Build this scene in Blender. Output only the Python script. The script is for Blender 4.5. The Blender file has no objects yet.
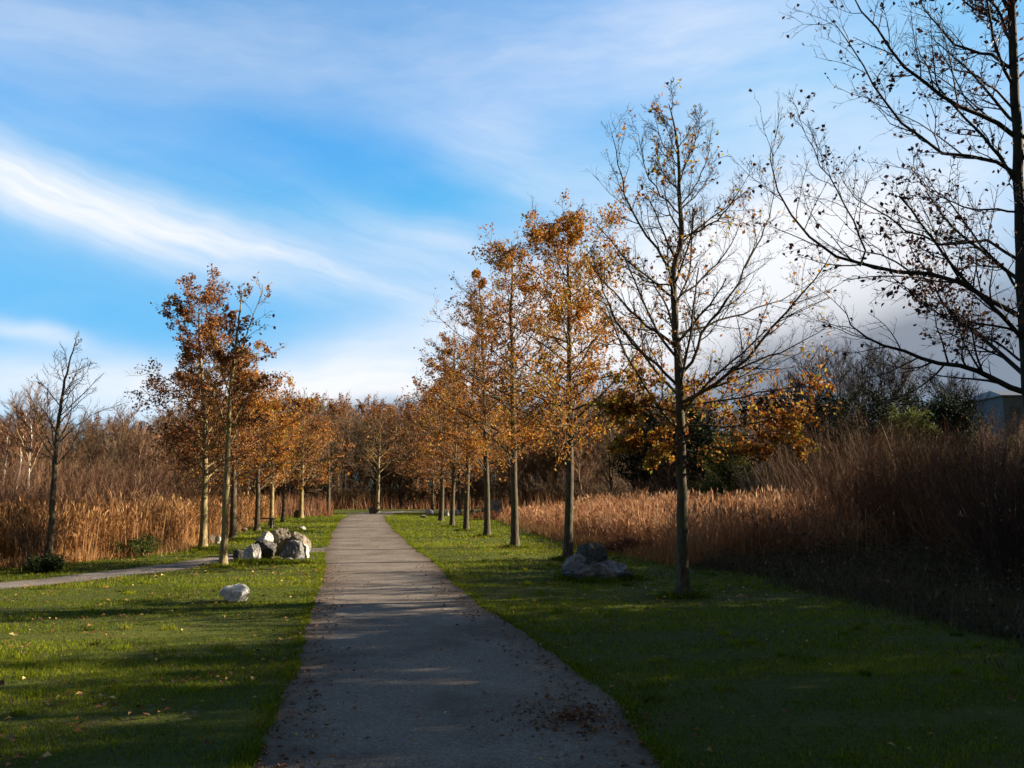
import bpy, math, random
import numpy as np
from mathutils import Vector

R = math.radians
scene = bpy.context.scene
C = scene.collection
F = 887.0
CAMH = 1.65
PITCH = math.atan(106 / F)
cP, sP = math.cos(PITCH), math.sin(PITCH)
SUN_AZ, SUN_EL = 79.0, 21.5          # azimuth clockwise from +Y

# ------------------------------------------------------------------ places
def ray(px, py):
    x = (px - 512) / F; y = (384 - py) / F
    return np.array([x, cP - sP * y, sP + cP * y])
def gp(px, py, z=0.0):
    d = ray(px, py); t = (z - CAMH) / d[2]
    return np.array([d[0] * t, d[1] * t, z])
def pw(px, py, Y):
    d = ray(px, py); t = Y / d[1]
    return np.array([d[0] * t, Y, CAMH + d[2] * t])

# ------------------------------------------------------------------ mesh building
def smooth_noise(P, s, seed=0):
    r = np.random.default_rng(seed)
    v = np.zeros(len(P))
    for k in range(5):
        w = r.normal(size=3) * s * (1 + 0.5 * k)
        v += np.sin(P @ w + r.uniform(0, 6.28)) / (1 + 0.3 * k)
    return v / 2.2

class Geo:
    def __init__(s): s.V = []; s.F = []; s.T = []; s.n = 0
    def add(s, V, Fa, tint=None):
        V = np.asarray(V, dtype=np.float32).reshape(-1, 3)
        s.V.append(V); s.F.append(np.asarray(Fa, dtype=np.int64) + s.n); s.n += len(V)
        s.T.append(np.full(len(V), 0.5, np.float32) if tint is None else np.asarray(tint, np.float32))
    def build(s, name, mat, parent=None, origin=(0, 0, 0), smooth=False):
        me = bpy.data.meshes.new(name)
        V = np.concatenate(s.V) - np.array(origin, dtype=np.float32)
        T = np.concatenate(s.T)
        loops = np.concatenate([f.ravel() for f in s.F])
        sizes = np.concatenate([np.full(len(f), f.shape[1]) for f in s.F])
        starts = np.concatenate([[0], np.cumsum(sizes)[:-1]])
        me.vertices.add(len(V)); me.vertices.foreach_set('co', V.ravel())
        me.loops.add(len(loops)); me.loops.foreach_set('vertex_index', loops.astype(np.int32))
        me.polygons.add(len(sizes)); me.polygons.foreach_set('loop_start', starts.astype(np.int32))
        if smooth: me.polygons.foreach_set('use_smooth', np.ones(len(sizes), bool))
        else: me.polygons.foreach_set('use_smooth', np.zeros(len(sizes), bool))
        a = me.attributes.new('tint', 'FLOAT', 'POINT'); a.data.foreach_set('value', T)
        me.update(calc_edges=True)
        me.materials.append(mat)
        o = bpy.data.objects.new(name, me); C.objects.link(o)
        if parent is not None: o.parent = parent
        return o

def norm(v):
    return v / np.maximum(np.linalg.norm(v, axis=-1, keepdims=True), 1e-9)

def tubes(g, P, Rd, sides, tint=None):
    """P (B,n,3)  Rd (B,n)"""
    B, n, _ = P.shape
    if B == 0: return
    T = norm(np.gradient(P, axis=1))
    m = np.abs(norm(P[:, -1] - P[:, 0]))[:, 2]
    ref = np.where((m > 0.8)[:, None], np.array([[1., 0.1, 0]]), np.array([[0, 0, 1.]]))[:, None, :]
    U = norm(np.cross(T, np.broadcast_to(ref, T.shape))); W = np.cross(T, U)
    a = np.arange(sides) * 2 * math.pi / sides
    V = P[:, :, None, :] + Rd[:, :, None, None] * (U[:, :, None, :] * np.cos(a)[None, None, :, None] + W[:, :, None, :] * np.sin(a)[None, None, :, None])
    base = np.arange(B)[:, None, None] * n * sides
    i = np.arange(n - 1)[None, :, None] * sides; j = np.arange(sides)[None, None, :]; j2 = (j + 1) % sides
    f = np.stack([base + i + j, base + i + j2, base + i + sides + j2, base + i + sides + j], -1).reshape(-1, 4)
    g.add(V.reshape(-1, 3), f, None if tint is None else np.repeat(tint, n * sides))

def resample(pts, n):
    pts = np.asarray(pts, float)
    d = np.concatenate([[0], np.cumsum(np.linalg.norm(np.diff(pts, axis=0), axis=1))])
    t = np.linspace(0, d[-1], n)
    return np.stack([np.interp(t, d, pts[:, k]) for k in range(3)], 1)

def at_t(P, idx, t):
    n = P.shape[1]; x = t * (n - 1); i = np.clip(x.astype(int), 0, n - 2); f = (x - i)[:, None]
    return P[idx, i] * (1 - f) + P[idx, i + 1] * f, norm(P[idx, i + 1] - P[idx, i])

def children(rng, P, Rd, k, t0=0.2, t1=0.97, ang=(35, 60), lf=0.5, taper=0.6, n=5, wig=0.15, up=0.1, rr=0.55, rmax=9, rmin=0.002, even=False, absL=None, tip=0.35):
    B = P.shape[0]
    idx = np.repeat(np.arange(B), k)
    t = (np.tile(np.arange(k), B) + rng.uniform(0, 1, B * k)) / k
    t = t0 + (t1 - t0) * t
    pos, T = at_t(P, idx, t)
    rp = at_t(np.repeat(Rd[:, :, None], 3, 2), idx, t)[0][:, 0]
    plen = np.linalg.norm(np.diff(P, axis=1), axis=2).sum(1)[idx]
    if even:
        az = np.tile(np.arange(k) * 2.39996, B) + rng.uniform(-.5, .5, B * k)
    else: az = rng.uniform(0, 2 * math.pi, B * k)
    ref = np.where((np.abs(T[:, 2]) > .85)[:, None], np.array([[1., 0, 0]]), np.array([[0, 0, 1.]]))
    U = norm(np.cross(T, ref)); W = np.cross(T, U)
    pd = U * np.cos(az)[:, None] + W * np.sin(az)[:, None]
    a = np.radians(rng.uniform(ang[0], ang[1], B * k))[:, None]
    d = norm(np.cos(a) * T + np.sin(a) * pd + np.array([0, 0, up]))
    L = (plen * lf if absL is None else np.full(B * k, absL)) * (1 - taper * (t - t0) / max(t1 - t0, 1e-6)) * rng.uniform(.65, 1.2, B * k)
    out = [pos]; dd = d
    for s in range(n - 1):
        dd = norm(dd + rng.normal(size=dd.shape) * wig + np.array([0, 0, up * .5]))
        out.append(out[-1] + dd * (L / (n - 1))[:, None])
    Q = np.stack(out, 1)
    r0 = np.clip(rp * rr, rmin, rmax)
    RR = r0[:, None] * np.linspace(1, tip, n)[None, :]
    return Q, RR

def leaves(g, rng, P, per, size, keep=None, t0=.25, spread=.04, tint=(0.5, 0.2), droop=.35, zt=None):
    B = P.shape[0]
    idx = np.repeat(np.arange(B), per)
    t = rng.uniform(t0, 1, B * per)
    pos, T = at_t(P, idx, t)
    if keep is not None:
        m = rng.uniform(size=len(pos)) < keep(pos)
        pos = pos[m]; T = T[m]
    N = len(pos)
    if N == 0: return
    pos = pos + rng.normal(size=(N, 3)) * spread
    D = norm(T * .5 + rng.normal(size=(N, 3)) * .7 - np.array([0, 0, droop]))
    S = norm(np.cross(D, rng.normal(size=(N, 3)))); Nn = np.cross(D, S)
    s = size * rng.uniform(.6, 1.3, N)[:, None]
    b = pos; tp = pos + D * s; mid = pos + D * s * .5
    w = .34
    V = np.stack([b, mid + S * s * w + Nn * s * .13, tp - Nn * s * .1 * 0, mid - S * s * w + Nn * s * .13], 1)
    f = np.arange(N * 4).reshape(-1, 4)
    ti = np.clip(rng.normal(tint[0], tint[1], N) + .18 * smooth_noise(pos, 1.6, 5), 0, 1)
    if zt is not None: ti = np.clip(ti + zt(pos), 0, 1)
    g.add(V.reshape(-1, 3), f, np.repeat(ti, 4))

# ------------------------------------------------------------------ materials
def new_mat(name):
    m = bpy.data.materials.new(name); m.use_nodes = True; m.node_tree.nodes.clear()
    return m, m.node_tree.nodes, m.node_tree.links
def ramp(N, stops):
    r = N.new('ShaderNodeValToRGB'); e = r.color_ramp.elements
    while len(e) < len(stops): e.new(.5)
    for i, (p, c) in enumerate(stops): e[i].position = p; e[i].color = (*c, 1)
    return r
def noise(N, L, scale, detail=4, rough=.6, vec=None, dist=0):
    n = N.new('ShaderNodeTexNoise'); n.inputs['Scale'].default_value = scale; n.inputs['Detail'].default_value = detail
    n.inputs['Roughness'].default_value = rough; n.inputs['Distortion'].default_value = dist
    if vec is not None: L.new(vec, n.inputs['Vector'])
    return n
def geo_pos(N): return N.new('ShaderNodeNewGeometry').outputs['Position']
def obj_co(N): return N.new('ShaderNodeTexCoord').outputs['Object']

def leaf_mat(name, stops, trans=.35, rough=.6, spec=.25):
    m, N, L = new_mat(name)
    a = N.new('ShaderNodeAttribute'); a.attribute_name = 'tint'
    r = ramp(N, stops); L.new(a.outputs['Fac'], r.inputs['Fac'])
    p = N.new('ShaderNodeBsdfPrincipled'); p.inputs['Roughness'].default_value = rough
    p.inputs['Specular IOR Level'].default_value = spec
    L.new(r.outputs['Color'], p.inputs['Base Color'])
    out = N.new('ShaderNodeOutputMaterial')
    if trans > 0:
        t = N.new('ShaderNodeBsdfTranslucent'); L.new(r.outputs['Color'], t.inputs['Color'])
        mx = N.new('ShaderNodeMixShader'); mx.inputs['Fac'].default_value = trans
        L.new(p.outputs[0], mx.inputs[1]); L.new(t.outputs[0], mx.inputs[2]); L.new(mx.outputs[0], out.inputs['Surface'])
    else: L.new(p.outputs[0], out.inputs['Surface'])
    return m

def bark_mat(name, c1, c2, c3=None, scale=6, mark=False):
    m, N, L = new_mat(name)
    co = obj_co(N)
    mp = N.new('ShaderNodeMapping'); mp.inputs['Scale'].default_value = (1, 1, .25 if not mark else 1.4); L.new(co, mp.inputs['Vector'])
    n1 = noise(N, L, scale * 4, 6, .7, mp.outputs[0]); n2 = noise(N, L, scale * .5, 3, .5, co)
    r = ramp(N, [(.35, c1), (.62, c2)]); L.new(n1.outputs['Fac'], r.inputs['Fac'])
    mx = N.new('ShaderNodeMixRGB'); rr = ramp(N, [(.5, (0, 0, 0)), (.66, (1, 1, 1))]); L.new(n2.outputs['Fac'], rr.inputs['Fac'])
    L.new(rr.outputs['Color'], mx.inputs['Fac']); L.new(r.outputs['Color'], mx.inputs['Color1']); mx.inputs['Color2'].default_value = (*(c3 or c2), 1)
    p = N.new('ShaderNodeBsdfPrincipled'); p.inputs['Roughness'].default_value = .85; p.inputs['Specular IOR Level'].default_value = .2
    b = N.new('ShaderNodeBump'); b.inputs['Strength'].default_value = .8; b.inputs['Distance'].default_value = .02
    L.new(n1.outputs['Fac'], b.inputs['Height']); L.new(b.outputs[0], p.inputs['Normal'])
    L.new(mx.outputs[0], p.inputs['Base Color'])
    out = N.new('ShaderNodeOutputMaterial'); L.new(p.outputs[0], out.inputs['Surface'])
    return m

M = {}
M['bark'] = bark_mat('oak_bark', (.03, .023, .017), (.12, .095, .062), (.085, .085, .035))
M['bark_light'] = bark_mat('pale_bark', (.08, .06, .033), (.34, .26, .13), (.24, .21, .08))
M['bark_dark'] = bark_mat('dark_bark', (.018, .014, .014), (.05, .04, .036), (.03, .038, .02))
M['bark_birch'] = bark_mat('birch_bark', (.12, .11, .10), (.7, .66, .6), (.6, .56, .5), 4, True)
M['twig'] = leaf_mat('brown_twigs', [(0, (.055, .033, .02)), (.5, (.13, .078, .042)), (1, (.23, .15, .075))], 0, .8)
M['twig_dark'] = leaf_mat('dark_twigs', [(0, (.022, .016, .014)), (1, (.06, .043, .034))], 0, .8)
M['twig_red'] = leaf_mat('russet_twigs', [(0, (.075, .032, .02)), (.5, (.17, .085, .048)), (.85, (.27, .155, .08)), (1, (.42, .29, .16))], 0, .8)
M['oakleaf'] = leaf_mat('orange_oak_leaves', [(0, (.09, .032, .016)), (.35, (.30, .10, .016)), (.65, (.54, .21, .02)), (.85, (.56, .30, .03)), (1, (.26, .28, .04))], .35)
M['brownleaf'] = leaf_mat('brown_oak_leaves', [(0, (.06, .026, .018)), (.5, (.18, .065, .025)), (.85, (.36, .14, .025)), (1, (.4, .22, .04))], .3)
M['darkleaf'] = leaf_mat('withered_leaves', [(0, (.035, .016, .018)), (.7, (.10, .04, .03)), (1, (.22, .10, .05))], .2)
M['yellowleaf'] = leaf_mat('yellow_oak_leaves', [(0, (.16, .055, .015)), (.3, (.38, .13, .02)), (.6, (.48, .28, .03)), (.85, (.42, .38, .05)), (1, (.16, .22, .04))], .4)
M['evergreen'] = leaf_mat('evergreen_leaves', [(0, (.008, .013, .006)), (.6, (.02, .03, .010)), (1, (.05, .065, .018))], .1, .7, .08)
M['mossgreen'] = leaf_mat('green_leaves', [(0, (.03, .045, .012)), (1, (.10, .12, .025))], .25, .7, .1)
M['grass'] = leaf_mat('grass_blades', [(0, (.024, .034, .008)), (.5, (.115, .15, .008)), (.8, (.25, .28, .010)), (1, (.24, .19, .05))], .45, .7, .06)
M['reed'] = leaf_mat('dry_reeds', [(0, (.13, .058, .022)), (.35, (.26, .125, .045)), (.7, (.42, .225, .085)), (1, (.55, .38, .2))], .3, .7, .2)
M['reed_red'] = leaf_mat('russet_reeds', [(0, (.16, .065, .032)), (.35, (.32, .15, .07)), (.7, (.48, .27, .13)), (1, (.62, .46, .30))], .3, .7, .2)
M['bramble'] = leaf_mat('bramble_stems', [(0, (.03, .03, .018)), (.5, (.07, .06, .03)), (.85, (.14, .105, .055)), (1, (.26, .19, .10))], .15, .8)
M['fallen'] = leaf_mat('fallen_leaves', [(0, (.07, .03, .016)), (.45, (.2, .085, .03)), (.8, (.36, .2, .06)), (1, (.5, .4, .16))], .2)

def ground_mat():
    m, N, L = new_mat('turf_soil'); pos = geo_pos(N)
    n1 = noise(N, L, .35, 5, .6, pos); n2 = noise(N, L, 14, 6, .75, pos); n3 = noise(N, L, 2.2, 4, .6, pos)
    r1 = ramp(N, [(.3, (.045, .055, .010)), (.55, (.085, .10, .010)), (.75, (.13, .13, .014))]); L.new(n1.outputs['Fac'], r1.inputs['Fac'])
    r2 = ramp(N, [(.35, (.022, .022, .010)), (.6, (.08, .095, .018))]); L.new(n2.outputs['Fac'], r2.inputs['Fac'])
    mx = N.new('ShaderNodeMixRGB'); mx.inputs['Fac'].default_value = .45; L.new(r1.outputs[0], mx.inputs[1]); L.new(r2.outputs[0], mx.inputs[2])
    r3 = ramp(N, [(.55, (0, 0, 0)), (.75, (.6, .6, .6))]); L.new(n3.outputs['Fac'], r3.inputs['Fac'])
    m2 = N.new('ShaderNodeMixRGB'); L.new(r3.outputs[0], m2.inputs['Fac']); L.new(mx.outputs[0], m2.inputs[1]); m2.inputs[2].default_value = (.09, .065, .035, 1)
    p = N.new('ShaderNodeBsdfPrincipled'); p.inputs['Roughness'].default_value = .95; p.inputs['Specular IOR Level'].default_value = .1
    b = N.new('ShaderNodeBump'); b.inputs['Strength'].default_value = 1; b.inputs['Distance'].default_value = .05; L.new(n2.outputs['Fac'], b.inputs['Height'])
    L.new(b.outputs[0], p.inputs['Normal']); L.new(m2.outputs[0], p.inputs['Base Color'])
    o = N.new('ShaderNodeOutputMaterial'); L.new(p.outputs[0], o.inputs[0]); return m
def path_mat(name, c0, c1, c2):
    m, N, L = new_mat(name); pos = geo_pos(N)
    n1 = noise(N, L, 60, 5, .8, pos); n2 = noise(N, L, .8, 5, .65, pos); n4 = noise(N, L, 9, 5, .7, pos)
    v = N.new('ShaderNodeTexVoronoi'); v.inputs['Scale'].default_value = 70; L.new(pos, v.inputs['Vector'])
    r1 = ramp(N, [(.3, c0), (.55, c1), (.75, c2)]); L.new(n1.outputs['Fac'], r1.inputs['Fac'])
    r2 = ramp(N, [(.32, (.55, .49, .44)), (.5, (.95, .9, .86)), (.68, (1.15, 1.13, 1.1))]); L.new(n2.outputs['Fac'], r2.inputs['Fac'])
    mx = N.new('ShaderNodeMixRGB'); mx.blend_type = 'MULTIPLY'; mx.inputs['Fac'].default_value = 1; L.new(r1.outputs[0], mx.inputs[1]); L.new(r2.outputs[0], mx.inputs[2])
    # brown leaf mush and soil worn in patches, more so on the verges
    a = N.new('ShaderNodeAttribute'); a.attribute_name = 'tint'
    ad = N.new('ShaderNodeMath'); ad.operation = 'ADD'; L.new(a.outputs['Fac'], ad.inputs[0]); L.new(n4.outputs['Fac'], ad.inputs[1])
    r3 = ramp(N, [(.58, (0, 0, 0)), (.95, (.9, .9, .9))]); L.new(ad.outputs[0], r3.inputs['Fac'])
    m2 = N.new('ShaderNodeMixRGB'); L.new(r3.outputs[0], m2.inputs['Fac']); L.new(mx.outputs[0], m2.inputs[1]); m2.inputs[2].default_value = (.085, .058, .034, 1)
    p = N.new('ShaderNodeBsdfPrincipled'); p.inputs['Roughness'].default_value = .85; p.inputs['Specular IOR Level'].default_value = .25
    b = N.new('ShaderNodeBump'); b.inputs['Strength'].default_value = .9; b.inputs['Distance'].default_value = .012
    ad2 = N.new('ShaderNodeMath'); ad2.operation = 'ADD'; L.new(v.outputs['Distance'], ad2.inputs[0]); L.new(n4.outputs['Fac'], ad2.inputs[1]); L.new(ad2.outputs[0], b.inputs['Height'])
    L.new(b.outputs[0], p.inputs['Normal']); L.new(m2.outputs[0], p.inputs['Base Color'])
    o = N.new('ShaderNodeOutputMaterial'); L.new(p.outputs[0], o.inputs[0]); return m
def rock_mat(name, c0, c1, c2, moss=None, scale=3):
    m, N, L = new_mat(name); co = obj_co(N)
    n1 = noise(N, L, scale, 8, .7, co, .6); n2 = noise(N, L, scale * 6, 6, .75, co)
    r = ramp(N, [(.3, c0), (.5, c1), (.68, c2)]); L.new(n1.outputs['Fac'], r.inputs['Fac'])
    r2 = ramp(N, [(.3, (.55, .55, .55)), (.65, (1.1, 1.1, 1.1))]); L.new(n2.outputs['Fac'], r2.inputs['Fac'])
    mx = N.new('ShaderNodeMixRGB'); mx.blend_type = 'MULTIPLY'; mx.inputs['Fac'].default_value = 1; L.new(r.outputs[0], mx.inputs[1]); L.new(r2.outputs[0], mx.inputs[2])
    last = mx.outputs[0]
    if moss:
        n3 = noise(N, L, scale * 1.5, 5, .6, co)
        r3 = ramp(N, [(.48, (0, 0, 0)), (.6, (1, 1, 1))]); L.new(n3.outputs['Fac'], r3.inputs['Fac'])
        m3 = N.new('ShaderNodeMixRGB'); L.new(r3.outputs[0], m3.inputs['Fac']); L.new(last, m3.inputs[1]); m3.inputs[2].default_value = (*moss, 1); last = m3.outputs[0]
    p = N.new('ShaderNodeBsdfPrincipled'); p.inputs['Roughness'].default_value = .85; L.new(last, p.inputs['Base Color'])
    b = N.new('ShaderNodeBump'); b.inputs['Strength'].default_value = .8; b.inputs['Distance'].default_value = .03; L.new(n2.outputs['Fac'], b.inputs['Height']); L.new(b.outputs[0], p.inputs['Normal'])
    o = N.new('ShaderNodeOutputMaterial'); L.new(p.outputs[0], o.inputs[0]); return m
def plain_mat(name, c, c2=None, rough=.7, scale=4):
    m, N, L = new_mat(name); co = obj_co(N)
    n = noise(N, L, scale, 5, .6, co); r = ramp(N, [(.3, c), (.7, c2 or c)]); L.new(n.outputs['Fac'], r.inputs['Fac'])
    p = N.new('ShaderNodeBsdfPrincipled'); p.inputs['Roughness'].default_value = rough; L.new(r.outputs[0], p.inputs['Base Color'])
    o = N.new('ShaderNodeOutputMaterial'); L.new(p.outputs[0], o.inputs[0]); return m
M['ground'] = ground_mat()
M['path'] = path_mat('grit_path', (.05, .042, .036), (.195, .168, .142), (.56, .50, .42))
M['side_path'] = path_mat('grit_side_path', (.10, .088, .078), (.2, .18, .16), (.38, .35, .31))
M['rock_white'] = rock_mat('white_stone', (.22, .20, .165), (.55, .52, .465), (.76, .73, .67))
M['rock_dark'] = rock_mat('dark_stone', (.03, .03, .03), (.085, .08, .075), (.22, .19, .16), (.07, .065, .035))
M['rock_grey'] = rock_mat('grey_stone', (.06, .057, .054), (.17, .165, .16), (.38, .36, .34))
M['rock_brown'] = rock_mat('brown_stone', (.07, .055, .04), (.20, .16, .11), (.42, .36, .28))
M['rock_moss'] = rock_mat('mossy_stone', (.02, .02, .02), (.05, .05, .045), (.10, .10, .09), (.035, .045, .018))
M['rock_pale'] = rock_mat('pale_stone', (.42, .39, .34), (.66, .63, .58), (.8, .77, .72))
M['wood_dark'] = plain_mat('weathered_wood', (.03, .024, .02), (.07, .055, .045))
M['cladding'] = plain_mat('blue_grey_cladding', (.045, .058, .08), (.065, .085, .115), .7)
M['roof'] = plain_mat('slate_roof', (.06, .065, .075), (.09, .095, .11), .6)
M['opening'] = plain_mat('dark_opening', (.02, .022, .026), (.03, .03, .035), .4)

# ------------------------------------------------------------------ object tagging
def tag(o, label=None, cat=None, group=None, kind=None):
    if label: o['label'] = label
    if cat: o['category'] = cat
    if group: o['group'] = group
    if kind: o['kind'] = kind
    return o
def empty(name, loc, label, cat, group=None):
    o = bpy.data.objects.new(name, None); C.objects.link(o); o.location = tuple(loc); o.empty_display_size = .3
    return tag(o, label, cat, group)
def copy_tree(root, loc, rz, sc, label, group):
    c = root.copy(); C.objects.link(c); c.location = tuple(loc); c.rotation_euler = (0, 0, rz); c.scale = (sc[0], sc[0], sc[1])
    c['label'] = label
    if group: c['group'] = group
    for ch in list(root.children):
        d = ch.copy(); C.objects.link(d); d.parent = c
    return c

# ------------------------------------------------------------------ ground and paths
rng = np.random.default_rng(7)
edgeL = [(259, 768), (281, 703), (300, 655), (313, 611), (320, 590), (324, 565), (327, 545), (333, 531), (340, 520), (350, 516)]
edgeR = [(658, 768), (612, 703), (551, 655), (487, 611), (462, 590), (436, 565), (411, 545), (395, 531), (386, 520), (384, 516)]
Lp = [gp(*p)[:2] for p in edgeL]; Rp = [gp(*p)[:2] for p in edgeR]
# the path runs on straight behind the camera
Lp = [Lp[0] - (Lp[1] - Lp[0]) / np.linalg.norm(Lp[1] - Lp[0]) * 30] + Lp
Rp = [Rp[0] - (Rp[1] - Rp[0]) / np.linalg.norm(Rp[1] - Rp[0]) * 30] + Rp
Rp[0][0] = Lp[0][0] + 2.6
def interp_edge(E, n):
    E = np.array(E); return np.stack([np.interp(np.linspace(0, 1, n) ** 1.0 * (E[-1, 1] - E[0, 1]) + E[0, 1], E[:, 1], E[:, 0]), np.linspace(E[0, 1], E[-1, 1], n)], 1)
NP_ = 900
EL = interp_edge(Lp, NP_); ER = interp_edge(Rp, NP_)
def edgewob(y, seed, a=.028):
    r = np.random.default_rng(seed); v = 0
    for k, w in enumerate((.6, 1.7, 3.9, 9., 21.)): v = v + np.sin(y * w + r.uniform(0, 6)) * a / (1 + .6 * k)
    return v
EL[:, 0] += edgewob(EL[:, 1], 1); ER[:, 0] += edgewob(ER[:, 1], 2) + .07 * np.exp(-np.clip(ER[:, 1] - 5, 0, 99) / 4); EL[:, 0] -= .04 * np.exp(-np.clip(EL[:, 1] - 5, 0, 99) / 4)
ARC = []
def sheet(name, A, B, z, mat, label=None, nx=15, jit=True):
    g = Geo(); t = np.linspace(0, 1, nx)
    V = A[:, None, :] * (1 - t)[None, :, None] + B[:, None, :] * t[None, :, None]
    V = np.concatenate([V, np.full(V.shape[:2] + (1,), z)], 2)
    edge = np.abs(t * 2 - 1); tn = .0 + .42 * np.clip((edge - .45) / .55, 0, 1) ** 1.5
    T = np.broadcast_to(tn[None, :], V.shape[:2]).ravel()
    n = len(A); i = np.arange(n - 1)[:, None] * nx; j = np.arange(nx - 1)[None, :]
    f = np.stack([i + j, i + j + 1, i + nx + j + 1, i + nx + j], -1).reshape(-1, 4)
    g.add(V.reshape(-1, 3), f, T)
    o = g.build(name, mat); return tag(o, kind='structure')
g = Geo(); g.add([(-900, -300, 0), (900, -300, 0), (900, 1500, 0), (-900, 1500, 0)], [[0, 1, 2, 3]])
tag(g.build('ground', M['ground']), kind='structure')
sheet('path', EL, ER, .008, M['path'])
# far end of the path, turning right in front of the wood
def ribbon(name, pts, w, z, mat, n=120, seed=3):
    P = resample([(*p, 0) for p in pts], n)[:, :2]; T = norm(np.gradient(P, axis=0)); Nn = np.stack([-T[:, 1], T[:, 0]], 1)
    ww = np.interp(np.linspace(0, 1, n), np.linspace(0, 1, len(w)), w)[:, None] / 2
    s = np.linspace(0, 40, n)
    return sheet(name, P + Nn * (ww + edgewob(s, seed, .03)[:, None]), P - Nn * (ww + edgewob(s, seed + 1, .03)[:, None]), z, mat, nx=9), P
far_c = [gp(366, 516.5)[:2] , gp(372, 513.5)[:2], gp(392, 512)[:2], gp(425, 511.2)[:2], gp(470, 511)[:2], gp(540, 511)[:2]]
_, FARP = ribbon('path', far_c, [3.0, 3.2, 3., 2.8, 2.6, 2.6], .016, M['path'])
side_c = [gp(-900, 660)[:2], gp(-200, 602)[:2], gp(0, 586)[:2], gp(60, 580.5)[:2], gp(100, 575.5)[:2], gp(150, 570)[:2], gp(200, 563)[:2], gp(235, 557)[:2], gp(270, 552.5)[:2], gp(345, 549)[:2]]
_, SIDEP = ribbon('side_path', side_c, [1.1, 1.1, 1.1, 1.1, 1.15, 1.2, 1.2, 1.2, 1.4, 1.9], .004, M['side_path'], 260, 9)

def on_path(x, y, m=0.0):
    l = np.interp(y, EL[:, 1], EL[:, 0]); r = np.interp(y, ER[:, 1], ER[:, 0])
    a = (x > l + m) & (x < r - m) & (y < EL[-1, 1] + .5)
    for P, w in ((SIDEP, .58), (FARP, 1.45)):
        d = np.full(len(x), 1e9)
        for k in range(0, len(P), 3): d = np.minimum(d, (x - P[k, 0]) ** 2 + (y - P[k, 1]) ** 2)
        a |= d < max(w - m, .05) ** 2
    return a

# ------------------------------------------------------------------ reed-bed outlines (ground polygons)
def inpoly(x, y, poly):
    c = np.zeros(len(x), bool); n = len(poly)
    for i in range(n):
        x1, y1 = poly[i]; x2, y2 = poly[(i + 1) % n]
        c ^= ((y1 > y) != (y2 > y)) & (x < (x2 - x1) * (y - y1) / (y2 - y1 + 1e-12) + x1)
    return c
LB = [gp(*p)[:2] for p in [(-260, 582), (-60, 570), (0, 566.5), (30, 566), (60, 562), (110, 557), (160, 552), (198, 541), (228, 530), (246, 524), (266, 517.5)]]
left_bed = LB + [(-17.5, 60.0), (-40, 55), (-40, 16)]
RB = [gp(*p)[:2] for p in [(500, 517), (528, 526), (560, 537), (600, 546), (650, 556), (700, 566)]]
right_bed = RB + [(gp(700, 566)[0] + 4, gp(700, 566)[1]), (30, 22), (44, 60), (6, 56), (1.5, 56)]
# rough tangle, right side, near edge
TB = [gp(*p)[:2] for p in [(1110, 690), (1040, 655), (960, 625), (880, 603), (800, 588), (740, 574), (700, 566)]]
tangle = TB + [tuple(gp(700, 566)[:2] + np.array([0, 2.5])), (9, 24.5), (22, 26), (24, 8), (9.5, 7.0)]

# ------------------------------------------------------------------ grass
def blades(g, rng, x, y, h, w, tint, lean=.5, z=0):
    N = len(x); a = rng.uniform(0, 2 * math.pi, N); b = rng.uniform(0, 2 * math.pi, N)
    u = np.stack([np.cos(a), np.sin(a), np.zeros(N)], 1) * (w / 2)[:, None]
    base = np.stack([x, y, np.full(N, z)], 1)
    ln = np.stack([np.cos(b), np.sin(b), np.zeros(N)], 1) * (h * rng.uniform(0, lean, N))[:, None]
    tip = base + ln + np.stack([np.zeros(N), np.zeros(N), h], 1)
    V = np.stack([base - u, base + u, tip], 1)
    g.add(V.reshape(-1, 3), np.arange(N * 3).reshape(-1, 3), np.repeat(tint, 3))
g = Geo()
for (x0, x1, y0, y1, dens, hh, ww) in [(-8, 9, 4.3, 9, 3000, .026, .006), (-12, 12, 9, 16, 1100, .03, .010), (-18, 14, 16, 28, 320, .04, .018), (-22, 14, 28, 62, 110, .05, .04), (-9, -4, 1, 4.3, 150, .04, .02), (4, 10, 1, 4.3, 150, .04, .02)]:
    N = int((x1 - x0) * (y1 - y0) * dens)
    x = rng.uniform(x0, x1, N); y = rng.uniform(y0, y1, N)
    m = (np.abs(x) < .62 * y + 2.5) & ~on_path(x, y, rng.uniform(-.02, .05)) & ~inpoly(x, y, left_bed) & ~inpoly(x, y, right_bed)
    x, y = x[m], y[m]; P = np.stack([x, y, 0 * x], 1); N = len(x)
    cl = smooth_noise(P, 1.2, 11) + .7 * smooth_noise(P, 5, 12)
    h = hh * rng.uniform(.5, 1.3, N) * (1 + .35 * cl); w = ww * rng.uniform(.7, 1.3, N)
    ti = np.clip(.47 + .13 * cl + .16 * smooth_noise(P, .45, 15) + rng.normal(0, .16, N) + (rng.uniform(size=N) < .05) * .4, 0, 1)
    keep = rng.uniform(size=N) < np.clip(.75 + .55 * cl + .3 * smooth_noise(P, 2.3, 14), .12, 1)
    blades(g, rng, x[keep], y[keep], h[keep], w[keep], ti[keep], .8)
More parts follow.
